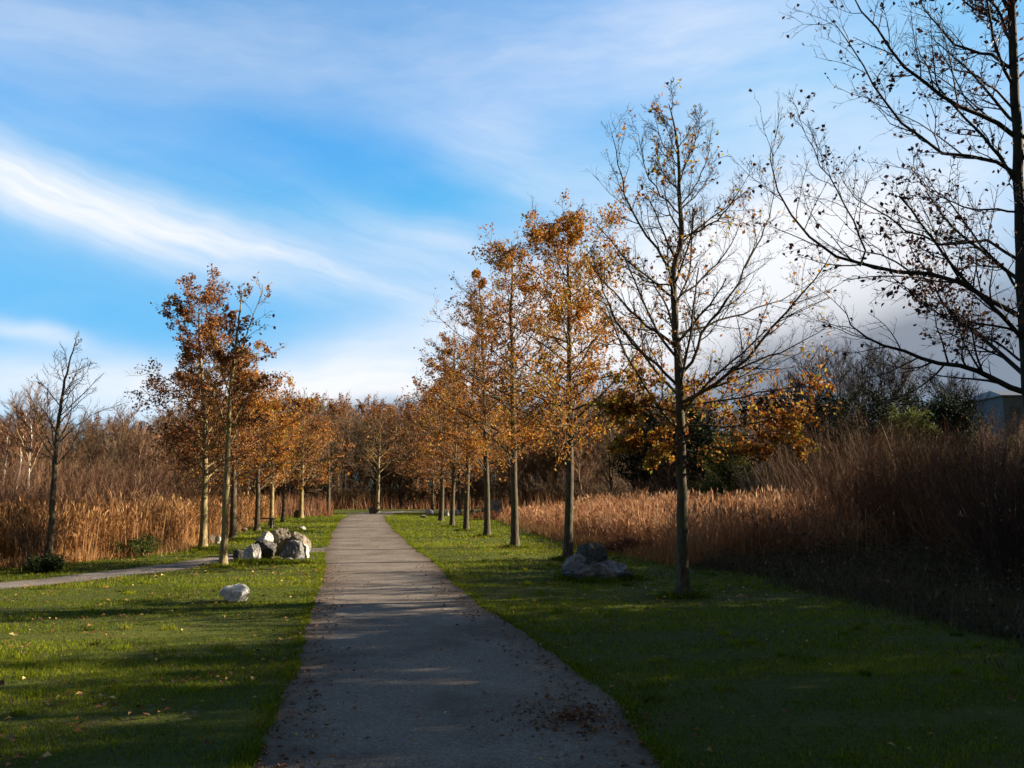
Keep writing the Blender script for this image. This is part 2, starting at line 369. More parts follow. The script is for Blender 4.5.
# fringe hanging over both path edges
for E, s in ((EL, -1), (ER, 1)):
    N = 26000; y = 4.3 + (60 - 4.3) * rng.uniform(0, 1, N) ** 2.2; x = np.interp(y, E[:, 1], E[:, 0]) + s * (np.abs(rng.normal(0, .09, N)) - .025)
    sc = np.clip(y / 10, 1, 4)
    cl = smooth_noise(np.stack([x * .2, y, 0 * y], 1), 3, 21); m = (rng.uniform(size=N) < .55 + .5 * cl) & ~((s < 0) & (y > gp(330, 553)[1]) & (y < gp(330, 545.5)[1]))
    blades(g, rng, x[m], y[m], (rng.uniform(.02, .05, N) * (1 + .2 * cl))[m], (.007 * sc)[m], np.clip(rng.normal(.45, .2, N), 0, 1)[m], .9)
for (px_, py_) in [(683, 597), (568, 560), (515, 548), (487, 537), (466, 531), (452, 527), (223, 567), (203, 549), (233, 540), (47, 570), (600, 582), (575, 580), (625, 580), (250, 563), (270, 563), (292, 563)]:
    c = gp(px_, py_); n_ = 900; a_ = rng.uniform(0, 6.28, n_); r_ = .10 + np.abs(rng.normal(0, .10, n_)); 
    blades(g, rng, c[0] + r_ * np.cos(a_) * 1.6, c[1] + r_ * np.sin(a_) - .02, rng.uniform(.04, .13, n_), np.full(n_, .006 + .0005 * c[1]), np.clip(rng.normal(.4, .25, n_), 0, 1), .7)
n_ = 260; tx = rng.uniform(-9, 8, n_); ty = 4.6 + 22 * rng.uniform(0, 1, n_) ** 1.3
m = ~on_path(tx, ty, -.15) & ~inpoly(tx, ty, left_bed) & ~inpoly(tx, ty, tangle); tx, ty = tx[m], ty[m]
for k in range(len(tx)):
    n2 = 70; rr0 = rng.uniform(.04, .14); a_ = rng.uniform(0, 6.28, n2); r_ = rr0 * np.sqrt(rng.uniform(0, 1, n2))
    blades(g, rng, tx[k] + r_ * np.cos(a_), ty[k] + r_ * np.sin(a_), rng.uniform(.03, .075, n2), np.full(n2, .006 + .0004 * ty[k]), np.clip(rng.normal(rng.uniform(.15, .85), .12, n2), 0, 1), 1.)
tag(g.build('grass', M['grass']), kind='stuff')

# longer pale grass along the reed edges and right-hand tangle
g = Geo()
def along(poly, n, off, rng, jit):
    P = resample([(*p, 0) for p in poly], 400)[:, :2]; i = rng.integers(0, 399, n)
    p = P[i] + (P[i + 1 - (i == 399)] - P[i]) * rng.uniform(0, 1, (n, 1)); T = norm(P[np.minimum(i + 1, 399)] - P[i] + 1e-9); Nn = np.stack([-T[:, 1], T[:, 0]], 1)
    return p + Nn * (off + rng.normal(0, jit, (n, 1)))
for poly, n, off, h, t in ((LB, 26000, 0.0, .30, .6), (RB, 20000, 0, .28, .5)):
    p = along(poly, n, off, rng, .3); hh = h * rng.uniform(.3, 1.25, n)
    blades(g, rng, p[:, 0], p[:, 1], hh, np.full(n, .016), np.clip(rng.normal(t, .2, n), 0, 1), 1.0)
tag(g.build('rough_grass', M['reed']), kind='stuff')

# ------------------------------------------------------------------ reeds
def reeds(g, rng, x, y, h, hue):
    N = len(x); base = np.stack([x, y, 0 * x], 1)
    b = rng.uniform(0, 6.28, N); lean = rng.uniform(.02, .16, N) * h
    L = np.stack([np.cos(b) * lean, np.sin(b) * lean, h], 1)
    a = rng.uniform(0, 6.28, N); u = np.stack([np.cos(a), np.sin(a), 0 * a], 1)
    w = (.008 + .0004 * np.hypot(x, y))[:, None]
    mid = base + L * .5 - np.stack([np.cos(b), np.sin(b), 0 * b], 1) * (lean * .15)[:, None]; top = base + L
    V = np.stack([base - u * w / 2, base + u * w / 2, mid + u * w / 2, mid - u * w / 2, top + u * w * .25, top - u * w * .25], 1)
    i = np.arange(N)[:, None, None] * 6; f = (i + np.array([[[0, 1, 2, 3], [3, 2, 4, 5]]])).reshape(-1, 4)
    ti = np.clip(hue + rng.normal(0, .14, N), 0, 1); g.add(V.reshape(-1, 3), f, np.repeat(ti, 6))
    for k in range(3):      # blades of leaf
        t = rng.uniform(.25, .9, N)[:, None]; p0 = base + L * t; c = rng.uniform(0, 6.28, N)
        dirv = np.stack([np.cos(c) * .6, np.sin(c) * .6, rng.uniform(.3, 1.4, N)], 1); ln = rng.uniform(.25, .5, N)[:, None]
        tip = p0 + dirv * ln - np.array([0, 0, .08]); md = p0 + dirv * ln * .5 + np.array([0, 0, .03])
        s = norm(np.cross(dirv, rng.normal(size=(N, 3)))) * w * .6
        V = np.stack([p0, md - s, tip, md + s], 1)
        g.add(V.reshape(-1, 3), np.arange(N * 4).reshape(-1, 4), np.repeat(np.clip(ti - .1 + rng.normal(0, .1, N), 0, 1), 4))
    m = rng.uniform(size=N) < .3   # plumes
    n = m.sum(); p0 = top[m] - L[m] * .02; dv = norm(L[m] + rng.normal(size=(n, 3)) * .25) ; ln = rng.uniform(.14, .24, n)[:, None]
    for k in range(2):
        s = norm(np.cross(dv, rng.normal(size=(n, 3)))) * (.016 + .0005 * np.hypot(x[m], y[m]))[:, None]
        V = np.stack([p0, p0 + dv * ln * .45 - s, p0 + dv * ln, p0 + dv * ln * .45 + s], 1)
        g.add(V.reshape(-1, 3), np.arange(n * 4).reshape(-1, 4), np.repeat(np.clip(hue[m] + .15 + rng.normal(0, .2, n), 0, 1), 4))
def scatter(poly, n, rng, ymax=60):
    P = np.array(poly); x = rng.uniform(P[:, 0].min(), P[:, 0].max(), n); y = rng.uniform(P[:, 1].min(), P[:, 1].max(), n)
    m = inpoly(x, y, poly); return x[m], y[m]
def thin(x, y, rng, y0, fall):
    d = np.hypot(x, y); m = rng.uniform(size=len(x)) < np.clip((y0 / d) ** fall, 0, 1); return x[m], y[m]
g = Geo(); x, y = scatter(left_bed, 170000, rng); x, y = thin(x, y, rng, 21, 2.2)
P = np.stack([x, y, 0 * x], 1); cl = smooth_noise(P, .5, 31)
reeds(g, rng, x, y, (1.05 + .3 * cl) * rng.uniform(.45, 1.25, len(x)), .27 + .16 * cl + .4 * np.exp(-((x / y + .385) / .035) ** 2))  # last tint term paints a sunlit patch into one strip of reeds
p = along(LB, 5000, .1, rng, .25); reeds(g, rng, p[:, 0], p[:, 1], rng.uniform(.5, 1.2, len(p)), rng.uniform(.2, .65, len(p)))
tag(g.build('reed_bed', M['reed']), 'tall dry golden reeds left of the paths', 'reeds', kind='stuff')
g = Geo(); x, y = scatter(right_bed, 160000, rng); x, y = thin(x, y, rng, 24, 2)
m = x < .36 * y + rng.normal(0, 1.0, len(x)); x, y = x[m], y[m]
P = np.stack([x, y, 0 * x], 1); cl = smooth_noise(P, .5, 33)
reeds(g, rng, x, y, (1.12 + .28 * cl) * rng.uniform(.45, 1.2, len(x)) * np.clip(.35 + (x - .1) * .12, .4, 1), .42 + .16 * cl)
tag(g.build('reed_bed', M['reed_red']), 'russet reeds with pale plumes right of the tree row', 'reeds', kind='stuff')

# ------------------------------------------------------------------ bramble tangle
g = Geo(); x, y = scatter(tangle, 9000, rng)
m = (np.hypot(x, y) < 32); x, y = x[m], y[m]
l = TBx = np.interp(y, [p[1] for p in TB], [p[0] for p in TB]); inn = np.clip((x - l) / 3, .12, 1)
P0 = np.stack([x, y, 0 * x], 1); B = len(x); a = rng.uniform(0, 6.28, B)
n = 7; L_ = rng.uniform(.5, 1.5, B) * (.35 + .8 * inn); d = np.stack([np.cos(a) * .7, np.sin(a) * .7, np.full(B, 1.)], 1); out = [P0]; 
for s in range(n - 1):
    d = norm(d + rng.normal(size=d.shape) * .2 - np.array([0, 0, .18])); nx_ = out[-1] + d * (L_ / (n - 1))[:, None]; nx_[:, 2] = np.maximum(nx_[:, 2], .02); out.append(nx_)
Pb = np.stack(out, 1); Rb = np.full((B, n), .005) * np.linspace(1, .5, n)
tubes(g, Pb, Rb, 3, rng.uniform(0, 1, B))
leaves(g, rng, Pb, 5, .07, lambda p: np.full(len(p), .6), tint=(.35, .3))
N = 60000; x, y = scatter(tangle, N, rng); m = np.hypot(x, y) < 30; x, y = x[m], y[m]
l = np.interp(y, [p[1] for p in TB], [p[0] for p in TB]); inn = np.clip((x - l) / 3, .1, 1)
blades(g, rng, x, y, rng.uniform(.2, .8, len(x)) * (.3 + .7 * inn), np.full(len(x), .014), np.clip(rng.normal(.5, .3, len(x)), 0, 1), 1.1)
for n_, off_, h_, t_ in ((9000, -.15, .16, .5), (7000, -.7, .34, .62)):
    p = along(TB, n_, off_, rng, .3); keep_ = smooth_noise(np.stack([p[:, 0], p[:, 1], 0 * p[:, 0]], 1), 1.4, 71) > -.3; p = p[keep_]
    blades(g, rng, p[:, 0], p[:, 1], h_ * rng.uniform(.3, 1.3, len(p)), np.full(len(p), .012), np.clip(rng.normal(t_, .2, len(p)), 0, 1), 1.1)
tag(g.build('undergrowth', M['bramble']), 'shaded tangle of brambles and dead stems at the right lawn edge', 'undergrowth', kind='stuff')

# ------------------------------------------------------------------ fallen leaves
def flat_leaves(g, rng, x, y, size, tint, z=.012, stack=0):
    N = len(x); a = rng.uniform(0, 6.28, N); D = np.stack([np.cos(a), np.sin(a), rng.normal(0, .25, N)], 1); S = np.stack([-np.sin(a), np.cos(a), rng.normal(0, .35, N)], 1)
    s = size * rng.uniform(.6, 1.3, N)[:, None]; b = np.stack([x, y, z + rng.uniform(.0, .02 + stack, N)], 1)
    V = np.stack([b, b + D * s * .5 + S * s * .33 + np.array([0, 0, .012]), b + D * s, b + D * s * .5 - S * s * .33 + np.array([0, 0, .012])], 1)
    V[:, :, 2] = np.maximum(V[:, :, 2], z)
    g.add(V.reshape(-1, 3), np.arange(N * 4).reshape(-1, 4), np.repeat(tint, 4))
g = Geo()
N = 11000; x = rng.uniform(-13, -1, N); y = 4.5 + 17 * rng.uniform(0, 1, N) ** 1.2; P = np.stack([x, y, 0 * x], 1)
m = (rng.uniform(size=N) < np.clip(.12 + .9 * smooth_noise(P, 1.6, 41), .05, 1)) & ~on_path(x, y, 0) & (np.abs(x) < .62 * y + 1)
flat_leaves(g, rng, x[m], y[m], .056, rng.uniform(0, 1, m.sum()), .03)
N = 2200; x = rng.uniform(-9, 9, N); y = 5 + 40 * rng.uniform(0, 1, N) ** 1.5; m = ~on_path(x, y, 0) & (x > np.interp(y, ER[:, 1], ER[:, 0])) & ~inpoly(x, y, tangle)
flat_leaves(g, rng, x[m], y[m], .045, rng.uniform(0, .9, m.sum()), .03)
for i, (px_, py_) in enumerate([(222, 566), (568, 560), (515, 548), (487, 537), (203, 548), (233, 540), (683, 597)]):
    c = gp(px_, py_); N = 130; x = c[0] + rng.normal(0, 1.1, N); y = c[1] + rng.normal(0, 1.2, N); m = ~on_path(x, y, 0)
    flat_leaves(g, rng, x[m], y[m], .07, rng.uniform(.1, .95, m.sum()), .03)
N = 1100; y = 4.8 + 15 * rng.uniform(0, 1, N) ** 1.6; x = np.where(rng.uniform(size=N) < .5, np.interp(y, EL[:, 1], EL[:, 0]) + np.abs(rng.normal(0, .25, N)), np.interp(y, ER[:, 1], ER[:, 0]) - np.abs(rng.normal(0, .3, N)))
flat_leaves(g, rng, x, y, .04, rng.uniform(0, .6, N))
N = 420; y = 4.8 + 16 * rng.uniform(0, 1, N); x = rng.uniform(-1.6, 1, N); flat_leaves(g, rng, x, y, .03, rng.uniform(.3, 1, N))
tag(g.build('fallen_leaves', M['fallen']), kind='stuff')
g = Geo(); c = gp(574, 720); N = 520; rr_ = np.abs(rng.normal(0, .75, N)); aa = rng.uniform(0, 6.28, N)
x = c[0] + rr_ * np.cos(aa) * .42; y = c[1] + rr_ * np.sin(aa) * .55
flat_leaves(g, rng, x, y, .038, np.clip(rng.normal(.3, .2, N), 0, 1), .011, .01)
tag(g.build('leaf_litter', M['fallen']), 'patch of crushed brown leaves lying on the grit path', 'leaf litter', kind='stuff')

# ------------------------------------------------------------------ trees
GR_R = 'oak trees in the row right of the path'; GR_L = 'oak trees in the row left of the path'
def flare(P, r0, r1, n, base=1.5):
    t = np.linspace(0, 1, n); r = r0 * (1 - t) + r1 * t; z = P[:, 2] - P[0, 2]
    return r * (1 + (base - 1) * np.exp(-z / .12))

def finish_tree(name, base, label, cat, group, wood_big, wood_small, leafgeo, bark, twigm, leafm):
    root = empty(name, base, label, cat, group)
    wood_big.build('trunk', M[bark], root, base, smooth=True)
    if wood_small is not None and wood_small.n: wood_small.build('branches', M[twigm], root, base, smooth=False)
    if leafgeo is not None and leafgeo.n: leafgeo.build('foliage', M[leafm], root, base)
    return root

def leafy_oak(base, H, seed, label, group, leafm='oakleaf', per=6, lsize=.085, width=1.9, zlow=.27, k1=26, k2=8, k3=5, dens=.8, tint=(.5, .2), bark='bark', twigm='twig', r0=.10, lean=(0, 0), zt=None, top_bare=0, name='oak_tree', skirt=0, angs=(42, 68), tp_=.72):
    rng = np.random.default_rng(seed); base = np.array(base, float); H = H * (.975 if not skirt else .93); lsize *= .74; dens *= .9; per += 2; tint = (tint[0] + .10, tint[1] + .04)
    n = 14; z = np.linspace(0, H, n); lean = (rng.uniform(-.16, .16), rng.uniform(-.2, .2)); wob = np.cumsum(rng.normal(0, .045, (n, 2)), 0) * np.linspace(0, 1, n)[:, None]
    T = np.stack([base[0] + wob[:, 0] + lean[0] * z / H, base[1] + wob[:, 1] + lean[1] * z / H, base[2] + z - .03], 1)
    # fine stations near the ground so the root flare shows
    zz = np.concatenate([[0, .06, .15, .35], np.linspace(.8, H, 16)]); T = np.stack([np.interp(zz, z, T[:, k]) for k in range(3)], 1)
    n = len(T); Rt = flare(T, r0, .012, n)
    Rt = (r0 * (1 - zz / H) ** .8 + .008) * (1 + .9 * np.exp(-zz / .13))
    big = Geo(); tubes(big, T[None], Rt[None], 10)
    # evenly spaced trunk for branching
    ze = np.linspace(0, H, 16); Te = np.stack([np.interp(ze, zz, T[:, k]) for k in range(3)], 1); Re = np.interp(ze, zz, Rt)
    A, Ra = children(rng, Te[None], Re[None], int(k1 * 1.5), t0=zlow * .93, t1=.97, ang=(angs[0] + 6, angs[1] + 10), absL=width * 1.42, taper=tp_, n=8, wig=.10, up=.035, rr=.34, rmax=.026, even=True)
    fz = (A[:, :1, 2:3] - base[2]) / H
    A = A[:, :1] + (A - A[:, :1]) * np.clip(rng.normal(1, .2, (len(A), 1, 1)) + .22 * np.sin(fz * 9 + seed) + .15 * np.sin(np.arctan2(A[:, -1:, 1:2] - base[1], A[:, -1:, 0:1] - base[0]) * 2 + seed), .45, 1.45)
    tubes(big, A, Ra, 6)
    Bc, Rb = children(rng, A, Ra, k2 + 3, t0=.12, ang=(30, 62), lf=.42, taper=.45, n=5, wig=.16, up=.06, rr=.55, rmin=.005)
    sm = Geo(); tubes(sm, Bc, Rb, 4, rng.uniform(0, 1, len(Bc)))
    Cc, Rc = children(rng, Bc, Rb, k3 + 2, t0=.12, ang=(25, 65), lf=.55, taper=.4, n=4, wig=.2, up=.04, rr=.6, rmin=.0035)
    tubes(sm, Cc, Rc, 3, rng.uniform(0, 1, len(Cc)))
    lf = Geo()
    keep = lambda p: np.clip(dens + (.75 if dens > .3 else .1) * smooth_noise(p, 2.4, seed) + (.5 if dens > .3 else 0) * np.clip(.5 - (p[:, 2] - base[2]) / H, 0, .35) / .35 - .12, 0.02, 1)
    leaves(lf, rng, Cc, per, lsize, keep, tint=tint, zt=zt)
    leaves(lf, rng, Bc, max(per // 2, 1), lsize, keep, tint=tint, zt=zt)
    return finish_tree(name, tuple(base), label, 'tree', group, big, sm, lf, bark, twigm, leafm)

def B_(px, py): return gp(px, py)
def Ht(px, py, top): # height of a tree standing at px,py whose top is at pixel row top
    b = gp(px, py); return pw(px, top, b[1])[2]

# --- right-hand row
orange_low = lambda p: np.clip(.15 - .05 * p[:, 2], -.1, .1)
leafy_oak(B_(568, 560), Ht(568, 560, 206), 101, 'tall oak with dense bright orange leaves, standing just behind the mossy boulder', GR_R, per=7, lsize=.095, width=2.45, k1=32, k2=9, k3=5, dens=.72, r0=.105, tint=(.52, .2), zlow=.29, angs=(38, 62))
leafy_oak(B_(515, 548), Ht(515, 548, 232), 102, 'orange-brown oak with a straight lit trunk, second tree beyond the mossy boulder', GR_R, per=6, lsize=.095, width=2.15, k1=28, k2=8, dens=.5, r0=.11, tint=(.42, .2), zlow=.25, angs=(36, 60))
leafy_oak(B_(487, 537), Ht(487, 537, 262), 103, 'thinly leaved brown oak, third beyond the mossy boulder', GR_R, per=6, lsize=.1, width=2.2, k1=26, k2=8, dens=.42, r0=.11, tint=(.38, .2), zlow=.23)
leafy_oak(B_(466, 531), Ht(466, 531, 300), 104, 'brown oak, fourth beyond the mossy boulder, left of the domed brown boulder', GR_R, per=6, lsize=.11, width=2.1, k1=24, k2=7, dens=.45, r0=.11, tint=(.35, .2), zlow=.23)
leafy_oak(B_(452, 527), Ht(452, 527, 330), 105, 'narrow brown oak, fifth beyond the mossy boulder', GR_R, leafm='brownleaf', per=6, lsize=.12, width=2.2, k1=22, k2=7, dens=.45, r0=.10, tint=(.5, .2), zlow=.22)
leafy_oak(B_(441, 521), Ht(441, 521, 362), 106, 'russet oak near the far end of the right row beside pale stones', GR_R, leafm='brownleaf', per=7, lsize=.15, width=2.9, k1=22, k2=7, k3=4, dens=.6, r0=.13, tint=(.6, .2), zlow=.2)
leafy_oak(B_(459, 514), Ht(459, 514, 370), 107, 'far oak partly hidden behind the fourth and fifth trunks of the right row', GR_R, leafm='brownleaf', per=7, lsize=.18, width=3.2, k1=20, k2=7, k3=4, dens=.6, r0=.13, tint=(.65, .2), zlow=.2)
leafy_oak(B_(432, 513), Ht(432, 513, 384), 108, 'last and smallest oak of the right row, leafy down to the ground stones', GR_R, leafm='brownleaf', per=7, lsize=.18, width=3.4, k1=20, k2=7, k3=4, dens=.6, r0=.11, tint=(.55, .2), zlow=.18)

# --- hero trees with limbs set out one by one
def hero(name, base, trunk_px, limbs, Y, seed, label, group, r0, leafm, bark, twigm, dens, lsize, per, extra=None, slopes=None, k2=9, k3=5, rl=.032, tint=(.5, .25), tip_r=.012, zt=None, k4=0):
    rng = np.random.default_rng(seed); base = np.array(base)
    tr = np.array([pw(px_, py_, Y) for px_, py_ in trunk_px]); tr[0] = base - np.array([0, 0, .03])
    big = Geo()
    T = resample(tr, 40); z = T[:, 2]; z2 = (z - z[0]) / (z[-1] - z[0])
    extra_z = np.array([z[0], z[0] + .05, z[0] + .12, z[0] + .25]); rest = T[z > z[0] + .4]
    Tt = np.concatenate([np.stack([np.interp(extra_z, z, T[:, k]) for k in range(3)], 1), rest]); zz = Tt[:, 2] - z[0]
    Rt = (r0 * (1 - zz / (zz[-1] + .01)) ** .75 + tip_r * .5) * (1 + .95 * np.exp(-zz / .13))
    wob = rng.normal(0, .006, Tt.shape); wob[:4] = 0
    tubes(big, (Tt + wob)[None], Rt[None], 12)
    A = []; Ra = []
    for i, (pts, r) in enumerate(limbs):
        h = np.array(pts, float); dist = np.abs(h[:, 0] - h[0, 0])
        sl = (slopes[i] if slopes else rng.uniform(-.55, .55))
        Yi = Y + sl * dist * Y / F
        q = np.array([pw(a[0], a[1], yy) for a, yy in zip(h, Yi)]); q = resample(q, 12)
        q[1:-1] += rng.normal(0, .012, (10, 3)); A.append(q); Ra.append(r * (np.linspace(1, 0, 12) ** .8 * .92 + .08))
    A = np.stack(A); Ra = np.stack(Ra)
    tubes(big, A, Ra, 7)
    # limbs towards and away from the viewer, and the upper leader
    zs = z2 * 1.0; ntr = resample(tr[1:] if len(tr) > 2 else tr, 14); Rn = np.interp(ntr[:, 2] - z[0], zz, Rt)
    if extra:
        X, Rx = children(rng, ntr[None], Rn[None], extra[0], t0=extra[1], t1=.97, ang=(38, 58), absL=extra[2], taper=.7, n=12, wig=.07, up=.09, rr=.4, rmax=rl * .8, even=True)
        tubes(big, X, Rx, 6); A = np.concatenate([A, X]); Ra = np.concatenate([Ra, Rx])
    sm = Geo()
    Bc, Rb = children(rng, A, Ra, k2, t0=.12, ang=(28, 58), lf=.34, taper=.45, n=6, wig=.14, up=.10, rr=.5, rmin=.004)
    tubes(sm, Bc, Rb, 4, rng.uniform(0, 1, len(Bc)))
    Cc, Rc = children(rng, Bc, Rb, k3, t0=.12, ang=(25, 58), lf=.5, taper=.4, n=5, wig=.2, up=.08, rr=.6, rmin=.0028)
    tubes(sm, Cc, Rc, 3, rng.uniform(0, 1, len(Cc)))
    last = Cc
    if k4:
        Dc, Rd_ = children(rng, Cc, Rc, k4, t0=.2, ang=(25, 60), lf=.5, taper=.3, n=4, wig=.25, up=.05, rr=.7, rmin=.0022)
        tubes(sm, Dc, Rd_, 3, rng.uniform(0, 1, len(Dc))); last = np.concatenate([resample_b(Cc, 4), Dc])
    lf = Geo(); leaves(lf, rng, last, per, lsize, dens, tint=tint, spread=.03, zt=zt)
    return finish_tree(name, tuple(base), label, 'tree', group, big, sm, lf, bark, twigm, leafm)
def resample_b(P, n):
    t = np.linspace(0, 1, n); idx = np.repeat(np.arange(len(P)), n); return at_t(P, idx, np.tile(t, len(P)))[0].reshape(len(P), n, 3)

# big half-bare oak
b = B_(683, 597); Y = b[1]
tp = [(683, 597), (682, 500), (680, 410), (677, 350), (674, 300), (673, 270), (681, 240), (680, 200), (678, 150), (674, 122), (669, 104)]
limbs = [
 ([(676, 384), (657, 366), (637, 347), (620, 327), (607, 300), (596, 268), (590, 250)], .026),
 ([(674, 345), (652, 330), (632, 312), (612, 290), (596, 270), (584, 256)], .026),
 ([(680, 404), (705, 390), (730, 372), (748, 357), (762, 340), (782, 318), (797, 300), (815, 277), (827, 262), (836, 244)], .034),
 ([(728, 373), (752, 362), (782, 352), (815, 335), (838, 322)], .018),
 ([(678, 334), (705, 325), (745, 312), (777, 302), (802, 288), (815, 280)], .022),
 ([(681, 374), (695, 358), (702, 332), (720, 307), (735, 290), (745, 267), (755, 245), (762, 226)], .028),
 ([(683, 237), (697, 231), (715, 222), (730, 207), (743, 185), (754, 166)], .018),
 ([(673, 272), (655, 247), (640, 225), (626, 195), (618, 160), (608, 120)], .024),
 ([(674, 286), (650, 283), (625, 268), (600, 250)], .016),
 ([(745, 268), (757, 246), (770, 217), (775, 190), (772, 150)], .014),
 ([(676, 300), (700, 280), (722, 258), (738, 232), (748, 205)], .018),
 ([(681, 215), (660, 196), (646, 170), (640, 138), (634, 125)], .016),
 ([(681, 205), (698, 182), (708, 155), (712, 130)], .014),
 ([(679, 165), (664, 145), (656, 120), (654, 100)], .010),
 ([(679, 175), (692, 155), (699, 128), (700, 108)], .010),
 ([(681, 406), (710, 402), (745, 396), (785, 388), (828, 386)], .020),
 ([(682, 424), (715, 428), (750, 424), (790, 418), (822, 425)], .018),
 ([(681, 414), (655, 407), (628, 405), (602, 415)], .018),
 ([(681, 430), (660, 432), (640, 438), (622, 450)], .014),
 ([(682, 440), (705, 446), (735, 452), (765, 450)], .014),
 ([(681, 436), (700, 434), (735, 436), (775, 434), (805, 445)], .014),
 ([(681, 400), (715, 386), (760, 372), (800, 366), (832, 372)], .016),
 ([(681, 448), (664, 452), (648, 462)], .011),
]
zc = pw(683, 375, Y)[2]
dens683 = lambda p: np.where(p[:, 2] < zc, np.clip(.5 + .7 * smooth_noise(p, 2.8, 5), 0, 1), np.clip(.03 + .05 * smooth_noise(p, 1.8, 6), .002, .11) * np.clip(1.2 - (p[:, 2] - zc) / 5, .25, 1))
hero('oak_tree', b, tp, limbs, Y, 201, 'large half-bare oak with yellow leaves only on its lower boughs', GR_R, .092, 'yellowleaf', 'bark', 'twig_dark', dens683, .066, 5, extra=(26, .12, 2.5), k2=13, k3=7, k4=3, tint=(.36, .28))

# near right-hand tree, trunk at the frame edge
b = B_(1066, 672); Y = b[1]
tp = [(1066, 672), (1044, 500), (1030, 400), (1022, 300), (1018, 150), (1010, 0), (1004, -120), (996, -250), (990, -330)]
limbs = [
 ([(1023, 318), (993, 302), (963, 283), (923, 272), (888, 271), (855, 265), (828, 255), (800, 232), (778, 195), (769, 165), (772, 132)], .026),
 ([(860, 266), (866, 248), (858, 228), (845, 207), (828, 178), (813, 150), (794, 107)], .011),
 ([(1030, 394), (1000, 380), (980, 369), (943, 364), (918, 357), (888, 347), (868, 340), (850, 325), (843, 305)], .030),
 ([(1019, 176), (985, 156), (953, 157), (930, 142), (893, 115), (868, 80), (850, 47), (835, 25), (822, 10)], .020),
 ([(1017, 138), (980, 115), (943, 97), (918, 75), (895, 55), (875, 25), (850, -5), (835, -30)], .024),
 ([(1014, 70), (993, 55), (960, 47), (943, 32), (928, 12), (915, -15)], .018),
 ([(1012, 50), (1002, 15), (985, -5), (960, -40)], .018),
 ([(1022, 262), (983, 240), (943, 245), (908, 232), (878, 212), (850, 193), (838, 170)], .017),
 ([(1024, 295), (995, 260), (970, 230), (948, 200), (925, 185), (905, 160)], .014),
 ([(1019, 212), (990, 212), (962, 205), (935, 196), (912, 178)], .012),
 ([(1024, 335), (985, 322), (945, 318), (915, 300), (893, 275), (878, 245)], .013),
 ([(1032, 365), (1000, 345), (965, 325), (940, 300), (915, 285)], .014),
 ([(1014, 110), (985, 80), (962, 70), (935, 75), (905, 62)], .012),
 ([(1008, 10), (985, -30), (960, -80), (940, -140)], .02),
 ([(1024, 290), (1060, 260), (1100, 220), (1150, 170)], .024),
 ([(1020, 160), (1060, 130), (1110, 90), (1160, 60)], .024),
 ([(1030, 385), (1080, 360), (1140, 340)], .026),
]
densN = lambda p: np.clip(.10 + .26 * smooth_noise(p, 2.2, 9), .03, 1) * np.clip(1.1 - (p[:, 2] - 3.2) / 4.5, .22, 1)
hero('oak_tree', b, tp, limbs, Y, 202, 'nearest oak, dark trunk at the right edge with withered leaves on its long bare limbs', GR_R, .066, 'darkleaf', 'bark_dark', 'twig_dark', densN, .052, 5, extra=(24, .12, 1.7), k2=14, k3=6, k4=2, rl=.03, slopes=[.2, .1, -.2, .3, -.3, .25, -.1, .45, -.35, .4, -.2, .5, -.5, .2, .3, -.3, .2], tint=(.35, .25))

# left tree with the pale lit trunk
b = B_(223, 567); Y = b[1]
tp = [(223, 567), (226, 500), (228, 440), (230, 400), (233, 365), (237, 335), (240, 310), (242, 290)]
limbs = [
 ([(233, 368), (243, 345), (250, 325), (257, 305), (264, 290), (258, 284)], .020),
 ([(232, 380), (243, 366), (257, 358), (268, 356), (277, 350)], .016),
 ([(230, 395), (222, 370), (214, 345), (208, 320), (204, 300)], .018),
 ([(229, 410), (215, 392), (200, 380), (186, 362)], .016),
 ([(229, 405), (245, 392), (262, 386), (272, 375)], .014),
 ([(228, 432), (212, 426), (196, 418), (176, 412)], .014),
 ([(227, 446), (214, 448), (200, 443)], .012),
 ([(228, 428), (245, 420), (262, 418)], .013),
 ([(235, 350), (226, 325), (222, 300), (220, 288)], .014),
 ([(257, 305), (266, 298), (270, 286)], .008),
]
top_z = pw(230, 345, Y)[2]
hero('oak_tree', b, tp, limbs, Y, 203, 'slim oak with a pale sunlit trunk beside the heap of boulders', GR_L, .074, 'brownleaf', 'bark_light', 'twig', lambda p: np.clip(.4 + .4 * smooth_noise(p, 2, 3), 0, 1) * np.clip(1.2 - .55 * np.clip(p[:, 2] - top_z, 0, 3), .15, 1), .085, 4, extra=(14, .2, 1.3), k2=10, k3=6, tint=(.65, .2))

# left row, leafy trees
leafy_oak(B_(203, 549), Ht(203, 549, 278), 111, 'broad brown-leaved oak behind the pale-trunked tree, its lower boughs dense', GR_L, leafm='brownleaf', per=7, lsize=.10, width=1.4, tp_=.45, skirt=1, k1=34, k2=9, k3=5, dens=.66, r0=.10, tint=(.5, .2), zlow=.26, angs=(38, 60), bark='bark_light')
leafy_oak(B_(233, 540), Ht(233, 540, 345), 112, 'short orange-leaved oak, third trunk from the left in the left row', GR_L, leafm='oakleaf', per=7, lsize=.10, width=2.0, k1=24, k2=8, dens=.6, r0=.11, tint=(.45, .2), zlow=.30, bark='bark')
leafy_oak(B_(257, 531), Ht(257, 531, 372), 113, 'orange oak straight behind the dark boulder heap', GR_L, leafm='oakleaf', per=7, lsize=.11, width=2.1, k1=22, k2=8, dens=.6, r0=.10, tint=(.45, .2), zlow=.26)
leafy_oak(B_(271, 526), Ht(271, 526, 395), 114, 'small oak just right of the low wooden bench', GR_L, leafm='brownleaf', per=6, lsize=.12, width=2.0, k1=20, k2=7, dens=.5, r0=.10, tint=(.6, .2), zlow=.24, bark='bark_light')
